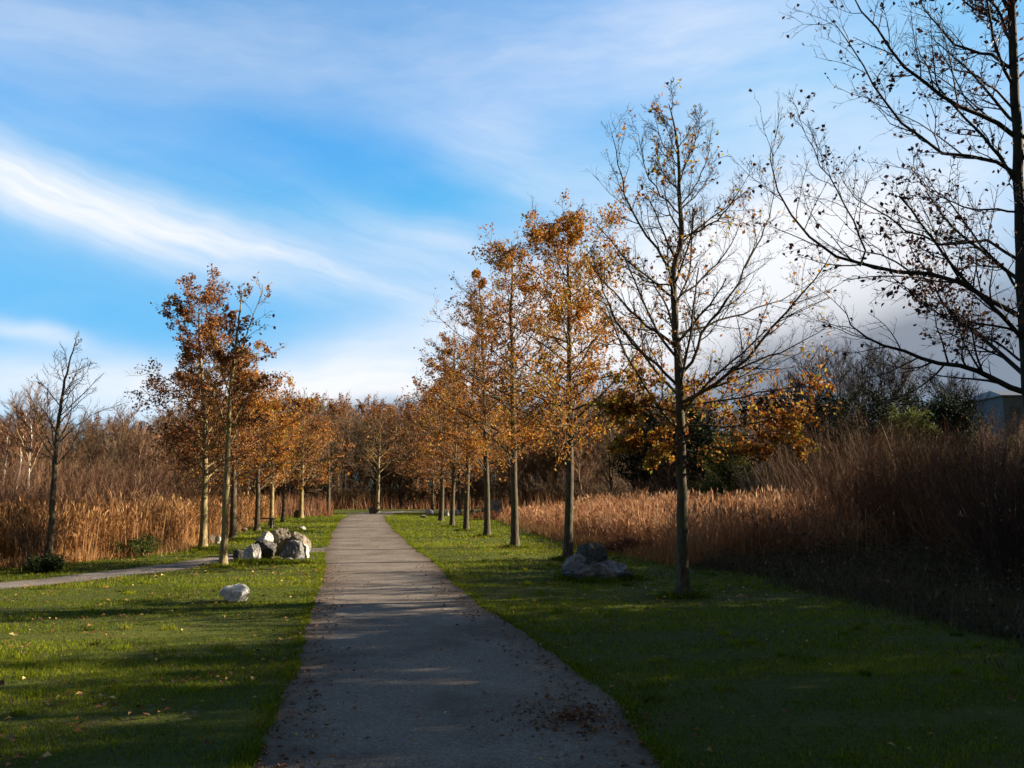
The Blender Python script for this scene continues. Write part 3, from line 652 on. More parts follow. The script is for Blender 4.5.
leafy_oak(B_(283, 522), Ht(283, 522, 400), 115, 'thin dark-trunked oak between the bench and the red-leaved tree', GR_L, leafm='brownleaf', per=5, lsize=.13, width=2.0, k1=20, k2=7, dens=.4, r0=.09, tint=(.4, .2), zlow=.28)
leafy_oak(B_(301, 518), Ht(301, 518, 398), 116, 'red-leaved tree in the left row beside a small dark stone', GR_L, leafm='brownleaf', per=7, lsize=.15, width=2.5, k1=22, k2=7, dens=.55, r0=.13, tint=(.62, .15), zlow=.26, bark='bark_light')
leafy_oak(B_(328, 516), Ht(328, 516, 416), 117, 'almost leafless oak at the far left side of the path', GR_L, leafm='brownleaf', per=3, lsize=.13, width=2.6, k1=22, k2=8, dens=.2, r0=.12, tint=(.4, .2), zlow=.24)
leafy_oak(B_(377, 512.5), Ht(377, 512, 412), 118, 'bare tree at the far end of the path where it bends right', None, leafm='brownleaf', per=2, lsize=.15, width=3.2, k1=24, k2=8, dens=.12, r0=.16, tint=(.4, .2), zlow=.3, bark='bark_light')

# far-left bare tree
b = B_(47, 570); Y = b[1]
tp = [(47, 570), (52, 520), (54, 470), (57, 435), (60, 410), (64, 385), (70, 360), (76, 340)]
limbs = [
 ([(56, 445), (70, 432), (85, 420), (105, 408), (125, 402)], .014),
 ([(55, 462), (42, 440), (28, 425), (12, 412), (2, 404)], .014),
 ([(58, 425), (70, 410), (84, 398), (97, 390)], .014),
 ([(57, 440), (50, 415), (48, 395), (50, 372)], .010),
 ([(61, 405), (72, 390), (84, 378), (90, 362)], .012),
 ([(64, 385), (56, 370), (54, 352)], .007),
 ([(55, 466), (70, 450), (78, 432), (98, 424)], .014),
 ([(55, 460), (38, 452), (22, 448)], .012),
]
hero('bare_tree', b, tp, limbs, Y, 204, 'bare leafless tree with a speckled trunk, alone at the far left by the reeds', None, .066, 'brownleaf', 'bark', 'twig', lambda p: np.full(len(p), .01), .07, 1, extra=(14, .3, 1.5), k2=10, k3=7)

# ------------------------------------------------------------------ shrubs
def shrub(name, base, H, W, seed, label, group, twigm='twig', leafm=None, per=0, lsize=.06, stems=40, up=.15, spread=.5, dens=.6, r=.012, k2=7, k3=4, tint=(.5, .25), proto=False):
    rng = np.random.default_rng(seed); base = np.array(base, float)
    a = rng.uniform(0, 6.28, stems); rr_ = np.sqrt(rng.uniform(0, 1, stems)) * W * .35
    P0 = base + np.stack([np.cos(a) * rr_, np.sin(a) * rr_, np.full(stems, -.02)], 1)
    d = norm(np.stack([np.cos(a) * spread * rr_ / (W * .35 + 1e-6), np.sin(a) * spread * rr_ / (W * .35 + 1e-6), np.ones(stems)], 1) + rng.normal(size=(stems, 3)) * .12)
    L_ = H * rng.uniform(.6, 1.1, stems); n = 8; out = [P0]
    for s in range(n - 1):
        d = norm(d + rng.normal(size=d.shape) * .07); out.append(out[-1] + d * (L_ / (n - 1))[:, None])
    A = np.stack(out, 1); Ra = r * rng.uniform(.6, 1.2, stems)[:, None] * np.linspace(1, .3, n)[None]
    big = Geo(); tubes(big, A, Ra, 4, rng.uniform(0, 1, stems))
    Bc, Rb = children(rng, A, Ra, k2, t0=.2, ang=(15, 45), lf=.32, taper=.4, n=5, wig=.1, up=up, rr=.6, rmin=r * .35)
    tubes(big, Bc, Rb, 3, rng.uniform(0, 1, len(Bc)))
    Cc, Rc = children(rng, Bc, Rb, k3, t0=.15, ang=(15, 45), lf=.5, taper=.3, n=4, wig=.15, up=up, rr=.75, rmin=r * .28)
    tubes(big, Cc, Rc, 3, rng.uniform(0, 1, len(Cc)))
    root = empty(name, base, label, 'shrub', group)
    big.build('stems', M[twigm], root, base)
    if leafm:
        lf = Geo(); leaves(lf, rng, Cc, per, lsize, lambda p: np.clip(dens + .5 * smooth_noise(p, 1.8, seed), 0, 1), tint=tint)
        leaves(lf, rng, Bc, per, lsize, lambda p: np.clip(dens + .5 * smooth_noise(p, 1.8, seed), 0, 1), tint=tint)
        lf.build('foliage', M[leafm], root, base)
    return root
# dark bush at the foot of the far-left tree
shrub('shrub', B_(44, 573), .34, .45, 301, 'small dark green bush at the foot of the far left bare tree', None, 'twig_dark', 'evergreen', 5, .05, stems=22, spread=.9, dens=.8, tint=(.7, .2), r=.006)
shrub('shrub', B_(37, 570), 1.5, .6, 302, 'upright dark leafless bush just left of the far left bare tree', None, 'twig_dark', None, stems=40, spread=.3, r=.006)
shrub('shrub', B_(135, 557), .5, 1.0, 303, 'low green bush in front of the left reeds', None, 'twig', 'mossgreen', 4, .05, stems=24, spread=1., dens=.5, r=.005)
shrub('shrub', B_(632, 553), .42, 1.5, 304, 'low reddish-brown bush right of the mossy boulder', None, 'twig_red', 'brownleaf', 4, .05, stems=50, spread=1.4, dens=.5, r=.006, tint=(.1, .15))
shrub('shrub', B_(480, 520), .5, 2.2, 305, 'low reddish shrub in front of the domed brown boulder', None, 'twig_red', 'brownleaf', 3, .07, stems=50, spread=1.3, dens=.4, r=.008, tint=(.35, .2))

# dogwood and willow shrubs on the right
GS = 'leafless shrubs behind the right reed bed'
protos = []
bush_specs = [  # px, ground d, height, width, twig colour, label
 (808, 34, 4.1, 3.4, 'twig', 'broad grey-brown leafless shrub behind the plumes of the right reeds'),
 (852, 31, 4.2, 3.0, 'twig_red', 'tall russet shrub with upright twigs in front of the evergreens on the right'),
 (880, 28, 3.6, 3.0, 'twig_red', 'russet upright shrub right of the tallest russet shrub'),
 (915, 26, 3.2, 3.0, 'twig', 'brown leafless shrub below the green-tinged conifer'),
 (950, 27, 3.3, 3.2, 'twig_red', 'reddish shrub left of the blue-grey building'),
 (985, 24, 2.9, 3.0, 'twig', 'brown shrub in front of the blue-grey building'),
 (1015, 21, 2.6, 2.8, 'twig', 'brown shrub at the right edge below the building'),
 (1030, 26, 3.2, 3.4, 'twig_red', 'tall reddish shrub at the right edge beyond the building corner'),
 (775, 40, 3.3, 3.2, 'twig_dark', 'dark low shrub left of the broad grey-brown shrub'),
 (930, 20.5, 2.3, 2.6, 'twig_red', 'shorter shaded red-stemmed shrub behind the bramble tangle'),
 (985, 18, 2.2, 2.6, 'twig_red', 'shaded reddish shrub above the brambles near the right edge'),
 (1035, 14.5, 2.3, 2.4, 'twig_dark', 'dark nearby shrub at the right edge above the lawn'),
 (870, 23, 2.2, 2.6, 'twig_red', 'low red-stemmed shrub at the shaded edge of the right reeds'),
]
for i, (px_, d_, h_, w_, tw, lab) in enumerate(bush_specs):
    xw = (px_ - 512) / F * d_
    shrub('shrub', (xw, d_, 0), h_, w_, 320 + i, lab, GS, tw, 'darkleaf' if i in (9, 10, 12, 6) else None, 2, .05, stems=95, spread=.45, k2=8, k3=5, r=.011 if d_ > 19 else .009, up=.22, dens=.15)

for px_, d_, h_, w_, lab in [(830, 25.5, 2.0, 2.6, 'low russet shrub rising out of the right reeds below the yellow boughs'), (905, 22, 2.8, 2.4, 'shaded russet shrub right of the low red-stemmed shrub'), (960, 21.5, 2.9, 2.6, 'shaded brown shrub left of the near dark one'), (1005, 16.5, 2.2, 2.4, 'dense shaded shrub just left of the nearest oak trunk')]:
    shrub('shrub', ((px_ - 512) / F * d_, d_, 0), h_, w_, 360 + int(px_) % 37, lab, GS, 'twig_red', None, stems=120, spread=.45, k2=9, k3=6, r=.010, up=.22)
GQ = 'russet bushes rising behind the left reeds'; q0 = None; rq = np.random.default_rng(5)
for d_, xa, xb_ in ((25, -.66, -.44), (28.5, -.64, -.40), (32, -.62, -.38), (35.5, -.60, -.36)):
    x_ = xa * d_
    while x_ < xb_ * d_:
        y_ = d_ + rq.uniform(-1.2, 1.2); h_ = rq.uniform(1.5, 2.3) + (d_ - 25) * .09
        if q0 is None: q0 = shrub('shrub', (x_, y_, 0), 2.2, 2.4, 391, 'russet leafless bush standing among the tops of the left reeds', GQ, 'twig_red', None, stems=70, spread=.6, k2=9, k3=6, r=.009); q0.scale = (1, 1, h_ / 2.2)
        else: copy_tree(q0, (x_, y_, 0), rq.uniform(0, 6), (rq.uniform(.8, 1.2), h_ / 2.2), q0['label'], GQ)
        x_ += rq.uniform(1.2, 2.2)
# ------------------------------------------------------------------ evergreens and shelter belt
def evergreen(base, H, W, seed, label, group, name='evergreen_tree', lsize=.16, n1=60, per=13, leafm='evergreen', dens=1.0, low=.03, tint=(.45, .25), conif=.75):
    rng = np.random.default_rng(seed); base = np.array(base, float)
    ze = np.linspace(0, H, 12); T = np.stack([base[0] + 0 * ze, base[1] + 0 * ze, base[2] + ze - .03], 1); T[1:, :2] += np.cumsum(rng.normal(0, .03, (11, 2)), 0)
    Rt = (.035 * H ** .6 + .02) * (1 - ze / H) ** .8 + .01
    big = Geo(); tubes(big, T[None], Rt[None], 8)
    A, Ra = children(rng, T[None], Rt[None], n1, t0=low, t1=.97, ang=(50, 85), absL=W, taper=conif, n=6, wig=.12, up=.05, rr=.3, rmax=.04, even=True)
    tubes(big, A, Ra, 4)
    Bc, Rb = children(rng, A, Ra, 8, t0=.15, ang=(30, 70), lf=.4, taper=.4, n=4, wig=.2, up=.02, rr=.5, rmin=.006)
    sm = Geo(); tubes(sm, Bc, Rb, 3)
    lf = Geo(); leaves(lf, rng, Bc, per, lsize, lambda p: np.clip(dens + .4 * smooth_noise(p, 1.5, seed), 0, 1), tint=tint, spread=.10)
    leaves(lf, rng, A, per, lsize, lambda p: np.clip(dens + .4 * smooth_noise(p, 1.5, seed), 0, 1), tint=tint, spread=.15)
    return finish_tree(name, tuple(base), label, 'tree', group, big, sm, lf, 'bark_dark', 'twig_dark', leafm)
GE = 'dark evergreen trees on the right skyline'
for i, (px_, d_, top, w_, lab, tn) in enumerate([
    (832, 52, 402, 2.6, 'dark ivy-covered evergreen left of the russet shrub', .3),
    (890, 56, 400, 3.6, 'rounded dark evergreen below the bare skyline trees', .3),
    (915, 48, 418, 2.4, 'greenish-yellow conifer lit by the sun among the dark evergreens', .95),
    (940, 58, 402, 3.4, 'dark evergreen with a flat top left of the building', .3),
    (955, 46, 406, 1.6, 'narrow dark evergreen nearest the blue-grey building', .2),
    (700, 62, 416, 3.6, 'dark holly behind the trunk of the large half-bare oak', .5),
    (728, 56, 444, 2.2, 'bright green holly bush right of the large half-bare oak trunk', .95),
    (655, 66, 412, 4.0, 'dark evergreen between the orange oak and the large half-bare oak', .3),
    (760, 66, 404, 4.2, 'dark evergreen behind the yellow boughs of the large half-bare oak', .3),
    (800, 68, 402, 4.0, 'dark evergreen between the yellow boughs and the broad grey-brown shrub', .3)]):
    xw = (px_ - 512) / F * d_; evergreen((xw, d_, 0), pw(px_, top, d_)[2], w_, 400 + i, lab, GE, lsize=.16 if d_ < 60 else .2, leafm='mossgreen' if tn > .9 else 'evergreen', tint=(tn, .2), conif=.4, n1=80)

# belt of evergreens along the right, whose shade falls across the lawn (mostly outside the frame)
GB = 'sheltering evergreens along the right side of the lawn'
belt = None
bp = [(10.6, -1.5, 5.4), (15.5, 3, 6), (15.8, 8, 6), (16.3, 13, 5.6), (16.8, 18, 5.2), (11.2, 13.0, 4.2), (11.5, 1.5, 4.6), (12.3, 4.0, 4.9), (11.8, 6.6, 4.5), (12.6, 9.2, 4.8), (12.2, 11.8, 4.4), (13.0, 14.2, 4.6), (13.8, 16.6, 4.4), (14.6, 19.0, 4.8), (15.2, 21.2, 5.0), (16.0, 23.4, 5.0), (17.6, 20.5, 5.6), (13.9, 11.5, 5.4), (13.6, 6, 5.2), (13.2, 1.8, 5.2), (14.2, -1, 5.6), (14.8, 9.8, 5.4), (12.0, 8.0, 4.6), (12.4, 2.8, 4.6),  (11.4, -4, 5.2)]
for i, (x_, y_, h_) in enumerate(bp):
    lab = 'dark evergreen of the belt off to the right of the lawn'
    if belt is None: belt = evergreen((x_, y_, 0), 4.6, 2.1, 450, lab, GB, lsize=.12, n1=85, per=11, conif=.3, dens=.95)
    else: copy_tree(belt, (x_, y_, 0), i * 1.3, (1.1, h_ / 4.6 * 1.2), lab, GB)

# ------------------------------------------------------------------ the far wood
def wood_tree(seed, H, W, twigm, leafm, per, tint, low=.12, k1=34, r0=.12, lsize=.16, dens=.4, name='wood_tree', bark='bark', wr=.018, wob=.08):
    rng = np.random.default_rng(seed)
    ze = np.linspace(0, H, 12); T = np.stack([0 * ze, 0 * ze, ze - .05], 1); T[1:, :2] += np.cumsum(rng.normal(0, wob, (11, 2)), 0)
    Rt = r0 * (1 - ze / H) ** .8 + .015
    big = Geo(); tubes(big, T[None], Rt[None], 6)
    A, Ra = children(rng, T[None], Rt[None], k1, t0=low, t1=.97, ang=(25, 50), absL=W * 1.35, taper=.5, n=6, wig=.1, up=.10, rr=.4, rmax=.05, rmin=.02, even=True)
    sm = Geo(); tubes(sm, A, Ra, 4, rng.uniform(0, 1, len(A)))
    Bc, Rb = children(rng, A, Ra, 8, t0=.15, ang=(20, 50), lf=.45, taper=.4, n=4, wig=.14, up=.14, rr=.5, rmin=wr * .7)
    tubes(sm, Bc, Rb, 3, rng.uniform(0, 1, len(Bc)))
    Cc, Rc = children(rng, Bc, Rb, 9, t0=.1, ang=(20, 60), lf=.6, taper=.3, n=3, wig=.14, up=.1, rr=.7, rmin=wr * .5)
    tubes(sm, Cc, Rc, 3, rng.uniform(0, 1, len(Cc)))
    lf = None
    if per:
        lf = Geo(); leaves(lf, rng, Cc, per, lsize, lambda p: np.clip(dens + .5 * smooth_noise(p, 1.2, seed), 0, 1), tint=tint, spread=.08)
    return finish_tree(name, (0, 0, 0), '', 'tree', None, big, sm, lf, bark, twigm, leafm)
kinds = [
 (wood_tree(501, 9, 3.0, 'twig', None, 0, None), 'bare brown tree standing in the far wood'),
 (wood_tree(502, 9, 2.8, 'twig_red', None, 0, None), 'russet-twigged bare tree standing in the far wood'),
 (wood_tree(503, 9, 2.6, 'twig', 'yellowleaf', 2, (.25, .15), dens=.35, bark='bark_light'), 'tree of the far wood still holding tawny leaves'),
 (wood_tree(504, 9, 2.4, 'twig', 'mossgreen', 1, (.6, .2), dens=.4), 'greenish-tinged tree in the far wood'),
 (wood_tree(505, 9, 2.8, 'twig_red', 'brownleaf', 2, (.45, .2), dens=.35), 'reddish-brown leaved tree in the far wood'),
]
for k, (o, l) in enumerate(kinds): o['label'] = l; o['group'] = 'trees of the far wood, kind %s' % ('bare brown', 'russet', 'tawny', 'greenish', 'red-brown', 'dark')[k]
kinds.append((wood_tree(506, 9, 3.0, 'twig_dark', None, 0, None, low=.2, wr=.022, k1=40), 'dark bare tree of the far wood'))
used = [False] * 6
rw = np.random.default_rng(77)
def plant(k, x, y, h):
    o, l = kinds[k]; sc = (h / 9 * rw.uniform(.85, 1.25), h / 9); rz = rw.uniform(0, 6.28)
    if not used[k]:
        used[k] = True; o.location = (x, y, 0); o.rotation_euler = (0, 0, rz); o.scale = (sc[0], sc[0], sc[1]); return o
    return copy_tree(o, (x, y, 0), rz, sc, l, o['group'])
# skyline of the wood: pixel x -> pixel row of the tops
sky_x = [-80, 0, 60, 110, 150, 200, 260, 300, 330, 370, 400, 430, 480, 540, 600, 660, 740, 820, 1100]
sky_y = [425, 430, 426, 423, 426, 413, 408, 405, 405, 410, 412, 403, 404, 408, 406, 404, 406, 408, 425]
def wood_row(d0, d1, px0, px1, step, kindp, hs=1.0, jit=.5):
    px_ = px0
    while px_ < px1:
        d = rw.uniform(d0, d1); top = np.interp(px_, sky_x, sky_y) + rw.uniform(-6, 14)
        h = (CAMH + (490 - top) / F * d) * hs; x = (px_ - 512) / F * d
        plant(int(rw.choice(5, p=kindp)), x, d, max(h, 2.5)); px_ += step * rw.uniform(.6, 1.4) 
wood_row(80, 86, 225, 640, 14, [.25, .15, .3, .25, .05], .85)
wood_row(88, 95, 215, 660, 15, [.2, .15, .35, .25, .05], .97)
wood_row(98, 108, 200, 720, 17, [.3, .15, .25, .25, .05], 1.0)
wood_row(38, 46, -90, 190, 17, [.4, .45, .0, .05, .10], .92)
wood_row(50, 60, -110, 260, 16, [.35, .4, .05, .1, .10], 1.0)
wood_row(64, 74, -90, 260, 15, [.4, .35, .1, .1, .05], 1.0)
wood_row(44, 50, 95, 215, 15, [.3, .45, .0, .05, .2], 1.0)
wood_row(112, 122, 190, 700, 17, [.2, .1, .35, .3, .05], 1.0)
wood_row(58, 66, 650, 1080, 22, [.55, .25, .05, .1, .05], .9)
wood_row(70, 78, 610, 1080, 22, [.55, .25, .05, .1, .05], .95)
GU = 'bushes growing under the edge of the far wood'
us = None
for y0, y1, xa, xb_, st in ((80, 84, -.36, .16, 4.2), (90, 95, -.45, .7, 4.6), (104, 110, -.6, .75, 5.5), (36, 40, -.75, -.44, 2.6), (46, 50, -.75, -.36, 2.8), (56, 62, .17, .65, 3.4)):
    x_ = xa * y0
    while x_ < xb_ * y0:
        y_ = rw.uniform(y0, y1); hh_ = rw.uniform(1.8, 3.6) * (1.3 if y0 > 85 else 1)
        if us is None:
            us = shrub('shrub', (x_, y_, 0), 3.4, 4.5, 390, 'bushy undergrowth shrub at the foot of the far wood', GU, 'twig', None, stems=90, spread=.7, k2=9, k3=7, r=.02); us.scale = (1, 1, hh_ / 3.4)
        else: copy_tree(us, (x_, y_, 0), rw.uniform(0, 6), (rw.uniform(.9, 1.4), hh_ / 3.4), us['label'], GU)
        x_ += st * rw.uniform(.7, 1.3)
# a few special ones
def special(k, px_, d, top, lab, name=None, grp=None):
    o = plant(k, (px_ - 512) / F * d, d, CAMH + (490 - top) / F * d); o['label'] = lab
    o['group'] = grp or 'far trees that stand out from the wood'
    return o
GK = 'bare trees on the right skyline'
for px_, top, d, lab in [(812, 372, 66, 'leftmost bare tree on the right skyline'), (840, 366, 70, 'bare skyline tree with a rounded crown'), (862, 372, 74, 'bare skyline tree between the rounded crown and the broadest crown'),
                      (886, 362, 66, 'broadest and tallest bare tree on the right skyline'), (908, 372, 72, 'bare skyline tree right of the broadest crown'), (944, 388, 84, 'small bare tree against bright sky left of the building'), (966, 390, 86, 'bare tree against bright sky next to the building'), (785, 392, 74, 'low bare tree behind the yellow leaves of the large oak')]:
    special(5, px_, d, top, lab, grp=GK)
for px_, top, lab in [(22, 408, 'tall bare tree behind the white birch trunks'), (38, 398, 'brown-crowned tree behind the far left bare tree'), (122, 418, 'rounded russet treetop left of the broad brown oak')]:
    special(1, px_, 44, top, lab)
# birches
for i, (px_, d, top, lab) in enumerate([(20, 33, 412, 'left one of the white birches at the left edge'), (33, 32, 418, 'middle white birch at the left edge'), (8, 34, 420, 'birch with a pale stem at the very left edge')]):
    o = wood_tree(540 + i, CAMH + (490 - top) / F * d, 1.1, 'twig_red', None, 0, None, low=.5, k1=16, r0=.045, name='birch_tree', bark='bark_birch', wr=.012, wob=.02)
    o.location = ((px_ - 512) / F * d, d, 0); o['label'] = lab; o['group'] = 'white birches at the left edge'
# scrub at the wood's feet
g = Geo(); N = 52000
x = rng.uniform(-60, 62, N); y = rng.uniform(55, 88, N) ; m = (y > 76) | (x < -.2 * y) | (x > .1 * y + 3); x, y = x[m], y[m]
cl = smooth_noise(np.stack([x, y, 0 * x], 1), .5, 55)
blades(g, rng, x, y, rng.uniform(.4, 1.4, len(x)) * (1 + .4 * cl), np.full(len(x), .05), np.clip(rng.normal(.25, .2, len(x)), 0, 1), .5)
x = rng.uniform(-42, -10, 40000); y = rng.uniform(30, 55, 40000); m = (x < -.42 * y - .5); x, y = x[m], y[m]
blades(g, rng, x, y, rng.uniform(1., 2.6, len(x)), np.full(len(x), .03), np.clip(rng.normal(.2, .2, len(x)), 0, 1), .4)
tag(g.build('scrub', M['reed_red']), 'russet scrub at the foot of the far wood', 'scrub', kind='stuff')

# ------------------------------------------------------------------ boulders
def ico(sub=5):
    import bmesh
    bm = bmesh.new(); bmesh.ops.create_icosphere(bm, subdivisions=sub, radius=1); bm.verts.ensure_lookup_table()
    V = np.array([v.co[:] for v in bm.verts]); Fq = np.array([[v.index for v in f.verts] for f in bm.faces]); bm.free(); return V, Fq
IV, IF = ico()
def boulder(px_, py_, w, h, seed, mat, label, group=None, dep=None, name='boulder', lift=0, rz=None, cuts=14, sx=0):
    rng = np.random.default_rng(seed); c = gp(px_, py_) ; dep = dep or w * .8
    V = IV.copy()
    for k in range(cuts):
        n = norm(rng.normal(size=3)); o = rng.uniform(.55, .86); d = V @ n - o; V -= np.clip(d, 0, None)[:, None] * n * .96
    V += IV * (.045 * smooth_noise(IV, 3.5, seed) + .02 * smooth_noise(IV, 9, seed + 1))[:, None]
    V += .05 * np.abs(smooth_noise(IV, 6, seed + 7))[:, None] * IV - .04 * (np.abs(smooth_noise(IV * np.array([1, 1, 2.]), 5, seed + 9)) < .12)[:, None] * IV
    V += .012 * np.stack([smooth_noise(IV, 22, seed + k) for k in (2, 3, 4)], 1)
    mn, mx = V.min(0), V.max(0); V = (V - (mn + mx) / 2) / (mx - mn)
    V[:, 2] += .5; V[:, 0] += sx * V[:, 2]
    V = V * np.array([w, dep, h * 1.18]); V[:, 2] -= h * .18
    V[:, 2] += lift
    g = Geo(); g.add(V, IF); o = g.build(name, M[mat], smooth=True); o.location = (c[0], c[1] + dep * .35, 0); o.rotation_euler.z = rng.uniform(-.3, .3) if rz is None else rz
    return tag(o, label, 'boulder' if name == 'boulder' else 'stone', group)
sc = lambda px_, py_: gp(px_, py_)[1] / F   # metres per pixel at a ground pixel
GH = 'boulders heaped beside the path'
s = sc(270, 560)
boulder(250, 562, 17 * s, 17 * s, 602, 'rock_white', 'white upright boulder at the left front of the heap', GH, dep=.35, cuts=9)
boulder(238, 561, 14 * s, 11 * s, 603, 'rock_dark', 'low dark boulder at the far left of the heap, next to the pale tree trunk', GH, dep=.3)
boulder(263, 560, 22 * s, 20 * s, 604, 'rock_dark', 'dark rounded boulder in the front middle of the heap', GH, dep=.5)
boulder(256, 557, 20 * s, 26 * s, 605, 'rock_white', 'cream-topped slab sloping at the upper left of the heap', GH, dep=.4, sx=.4, cuts=9)
boulder(279, 556, 28 * s, 29 * s, 606, 'rock_brown', 'tallest brown-grey boulder at the back centre of the heap', GH, dep=.6)
boulder(290, 561, 25 * s, 20 * s, 607, 'rock_grey', 'grey boulder with a pale right face at the right front of the heap', GH, dep=.5)
boulder(297, 556, 26 * s, 25 * s, 608, 'rock_brown', 'brown boulder behind the grey one at the right of the heap', GH, dep=.5)
boulder(304, 558, 9 * s, 15 * s, 609, 'rock_white', 'small pale boulder at the far right end of the heap', GH, dep=.25)
boulder(288, 562.5, 11 * s, 4.5 * s, 610, 'rock_white', 'flat pale stone lying at the front foot of the heap', GH, dep=.18, name='stone')
boulder(280, 561.5, 6 * s, 4 * s, 611, 'rock_brown', 'tiny brown stone between the dark and grey boulders of the heap', GH, dep=.15, name='stone')
s = sc(232, 602)
boulder(232, 602.5, 30 * s, 17 * s, 625, 'rock_pale', 'single white stone alone on the left lawn', None, dep=.35, name='stone', cuts=10)
s = sc(600, 580)
boulder(601, 581, 66 * s, 25 * s, 631, 'rock_grey', 'wide grey boulder on the right lawn carrying the mossy dark rock', None, dep=.9, sx=-.12, rz=.05, cuts=12)
boulder(592, 580.6, 33 * s, 23 * s, 632, 'rock_moss', 'dark mossy rounded rock crowning the grey boulder on the right lawn', None, dep=.62, sx=.05, rz=0.1, cuts=8, lift=13 * s)
boulder(624, 581, 26 * s, 9 * s, 633, 'rock_dark', 'low dark stone at the right foot of the grey boulder', None, dep=.4, rz=0)
boulder(571, 579.5, 18 * s, 14 * s, 634, 'rock_dark', 'small dark stone at the left foot of the grey boulder', None, dep=.35)
def pebble(px_, py_, w, h, seed, mat, label, g=None, nm='boulder'):
    s = sc(px_, py_); boulder(px_, py_, w * s, h * s, seed, mat, label, g, dep=w * s * .8, name=nm)
pebble(492, 515, 22, 15, 641, 'rock_brown', 'domed brown boulder beyond the tree row on the right')
GP = 'pale stones around the far trunks of the right row'
pebble(429, 515, 9, 6, 642, 'rock_white', 'pale flat-topped stone leftmost of the far stones', GP, 'stone')
pebble(423, 518, 6, 3, 643, 'rock_grey', 'small grey stone in front of the leftmost far stone', GP, 'stone')
pebble(447, 516, 4.5, 6, 644, 'rock_white', 'cream stone right of the last trunk of the right row', GP, 'stone')
pebble(457, 515, 4, 6, 645, 'rock_white', 'slim pale stone between two far trunks', GP, 'stone')
pebble(472, 512, 4, 4, 646, 'rock_grey', 'grey stone left of the domed brown boulder', GP, 'stone')
pebble(520, 513, 5, 5, 647, 'rock_white', 'pale stone right of the second orange oak trunk', GP, 'stone')
pebble(557, 524, 9, 9, 648, 'rock_dark', 'dark boulder half sunk in the right reeds', None)
pebble(302, 530, 7, 4, 649, 'rock_white', 'small white stone on the grass behind the boulder heap', None, 'stone')
pebble(217, 544, 7, 9, 650, 'rock_white', 'white stone between the two left-hand trunks', None, 'stone')
pebble(209, 543, 11, 9, 651, 'rock_dark', 'dark boulder beside the white stone between the left-hand trunks')
pebble(374, 514, 11, 7, 652, 'rock_dark', 'dark domed boulder at the far end of the path')
pebble(297, 518, 7, 8, 653, 'rock_dark', 'dark stone at the foot of the red-leaved tree', None, 'stone')
pebble(278, 537, 7, 4, 654, 'rock_brown', 'small brown stone in the grass behind the boulder heap', None, 'stone')
pebble(244, 532, 6, 4, 655, 'rock_brown', 'little brown stone by the third trunk of the left row', None, 'stone')

# ------------------------------------------------------------------ small bench by the left row
def box(g, c, s):
    c = np.array(c); s = np.array(s) / 2
    V = np.array([[x, y, z] for x in (-1, 1) for y in (-1, 1) for z in (-1, 1)]) * s + c
    g.add(V, [[0, 1, 3, 2], [4, 6, 7, 5], [0, 4, 5, 1], [2, 3, 7, 6], [0, 2, 6, 4], [1, 5, 7, 3]])
bc = gp(264, 528.5); br = empty('bench', bc, 'low dark wooden bench between two trunks of the left row', 'bench')
g = Geo()
for k in range(3): box(g, (0, -.13 + k * .13, .43), (.9, .11, .045))
g.build('seat', M['wood_dark'], br)
for sx_ in (-.34, .34):
    g = Geo(); box(g, (sx_, 0, .203), (.09, .34, .405)); g.build('leg', M['wood_dark'], br)

# ------------------------------------------------------------------ building far right
d = 120; xb = (1012 - 512) / F * d; hb = CAMH + (490 - 402) / F * d
bl = empty('building', (xb, d, 0), 'blue-grey clad building with a low slate roof behind the right-hand shrubs', 'building')
W_, D_ = 9.6, 14
g = Geo(); box(g, (0, 0, hb / 2), (W_, D_, hb)); g.build('wall', M['cladding'], bl)
g = Geo(); e = .35; hr = 1.5; x0, x1, y0, y1 = -W_ / 2 - e, W_ / 2 + e, -D_ / 2 - e, D_ / 2 + e
g.add([(x0, y0, hb + .01), (x1, y0, hb + .01), (x1, y1, hb + .01), (x0, y1, hb + .01), (x0, y0, hb + .15), (x1, y0, hb + .15), (x1, y1, hb + .15), (x0, y1, hb + .15), (-2.6, 0, hb + hr), (2.6, 0, hb + hr)],
      [[0, 3, 2, 1], [0, 1, 5, 4], [1, 2, 6, 5], [2, 3, 7, 6], [3, 0, 4, 7], [4, 5, 9, 8], [6, 7, 8, 9]])
g.add([(x0, y0, hb + .15), (x0, y1, hb + .15), (-2.6, 0, hb + hr), (x1, y0, hb + .15), (x1, y1, hb + .15), (2.6, 0, hb + hr)], [[1, 0, 2], [3, 4, 5]])
g.build('roof', M['roof'], bl)
for k, wx in enumerate((-3.2, -1.0, 1.2, 3.4)):
    g = Geo(); box(g, (wx, -D_ / 2 - .03, hb - 2.0), (1.3, .06, 1.3)); g.build('window', M['opening'], bl)

# ------------------------------------------------------------------ camera
cam = bpy.data.cameras.new('camera'); cam.sensor_width = 36; cam.lens = F / 1024 * 36; cam.clip_end = 4000; cam.clip_start = .05
co = bpy.data.objects.new('camera', cam); C.objects.link(co); co.location = (0, 0, CAMH); co.rotation_euler = (math.pi / 2 + PITCH, 0, 0); scene.camera = co

# ------------------------------------------------------------------ sun and sky
sd = np.array([math.sin(R(SUN_AZ)) * math.cos(R(SUN_EL)), math.cos(R(SUN_AZ)) * math.cos(R(SUN_EL)), math.sin(R(SUN_EL))])
sl = bpy.data.lights.new('sun', 'SUN'); sl.energy = 5.0; sl.angle = R(.5); sl.color = (1, .86, .66)
so = bpy.data.objects.new('sun', sl); C.objects.link(so); so.rotation_euler = Vector(sd).to_track_quat('Z', 'Y').to_euler()

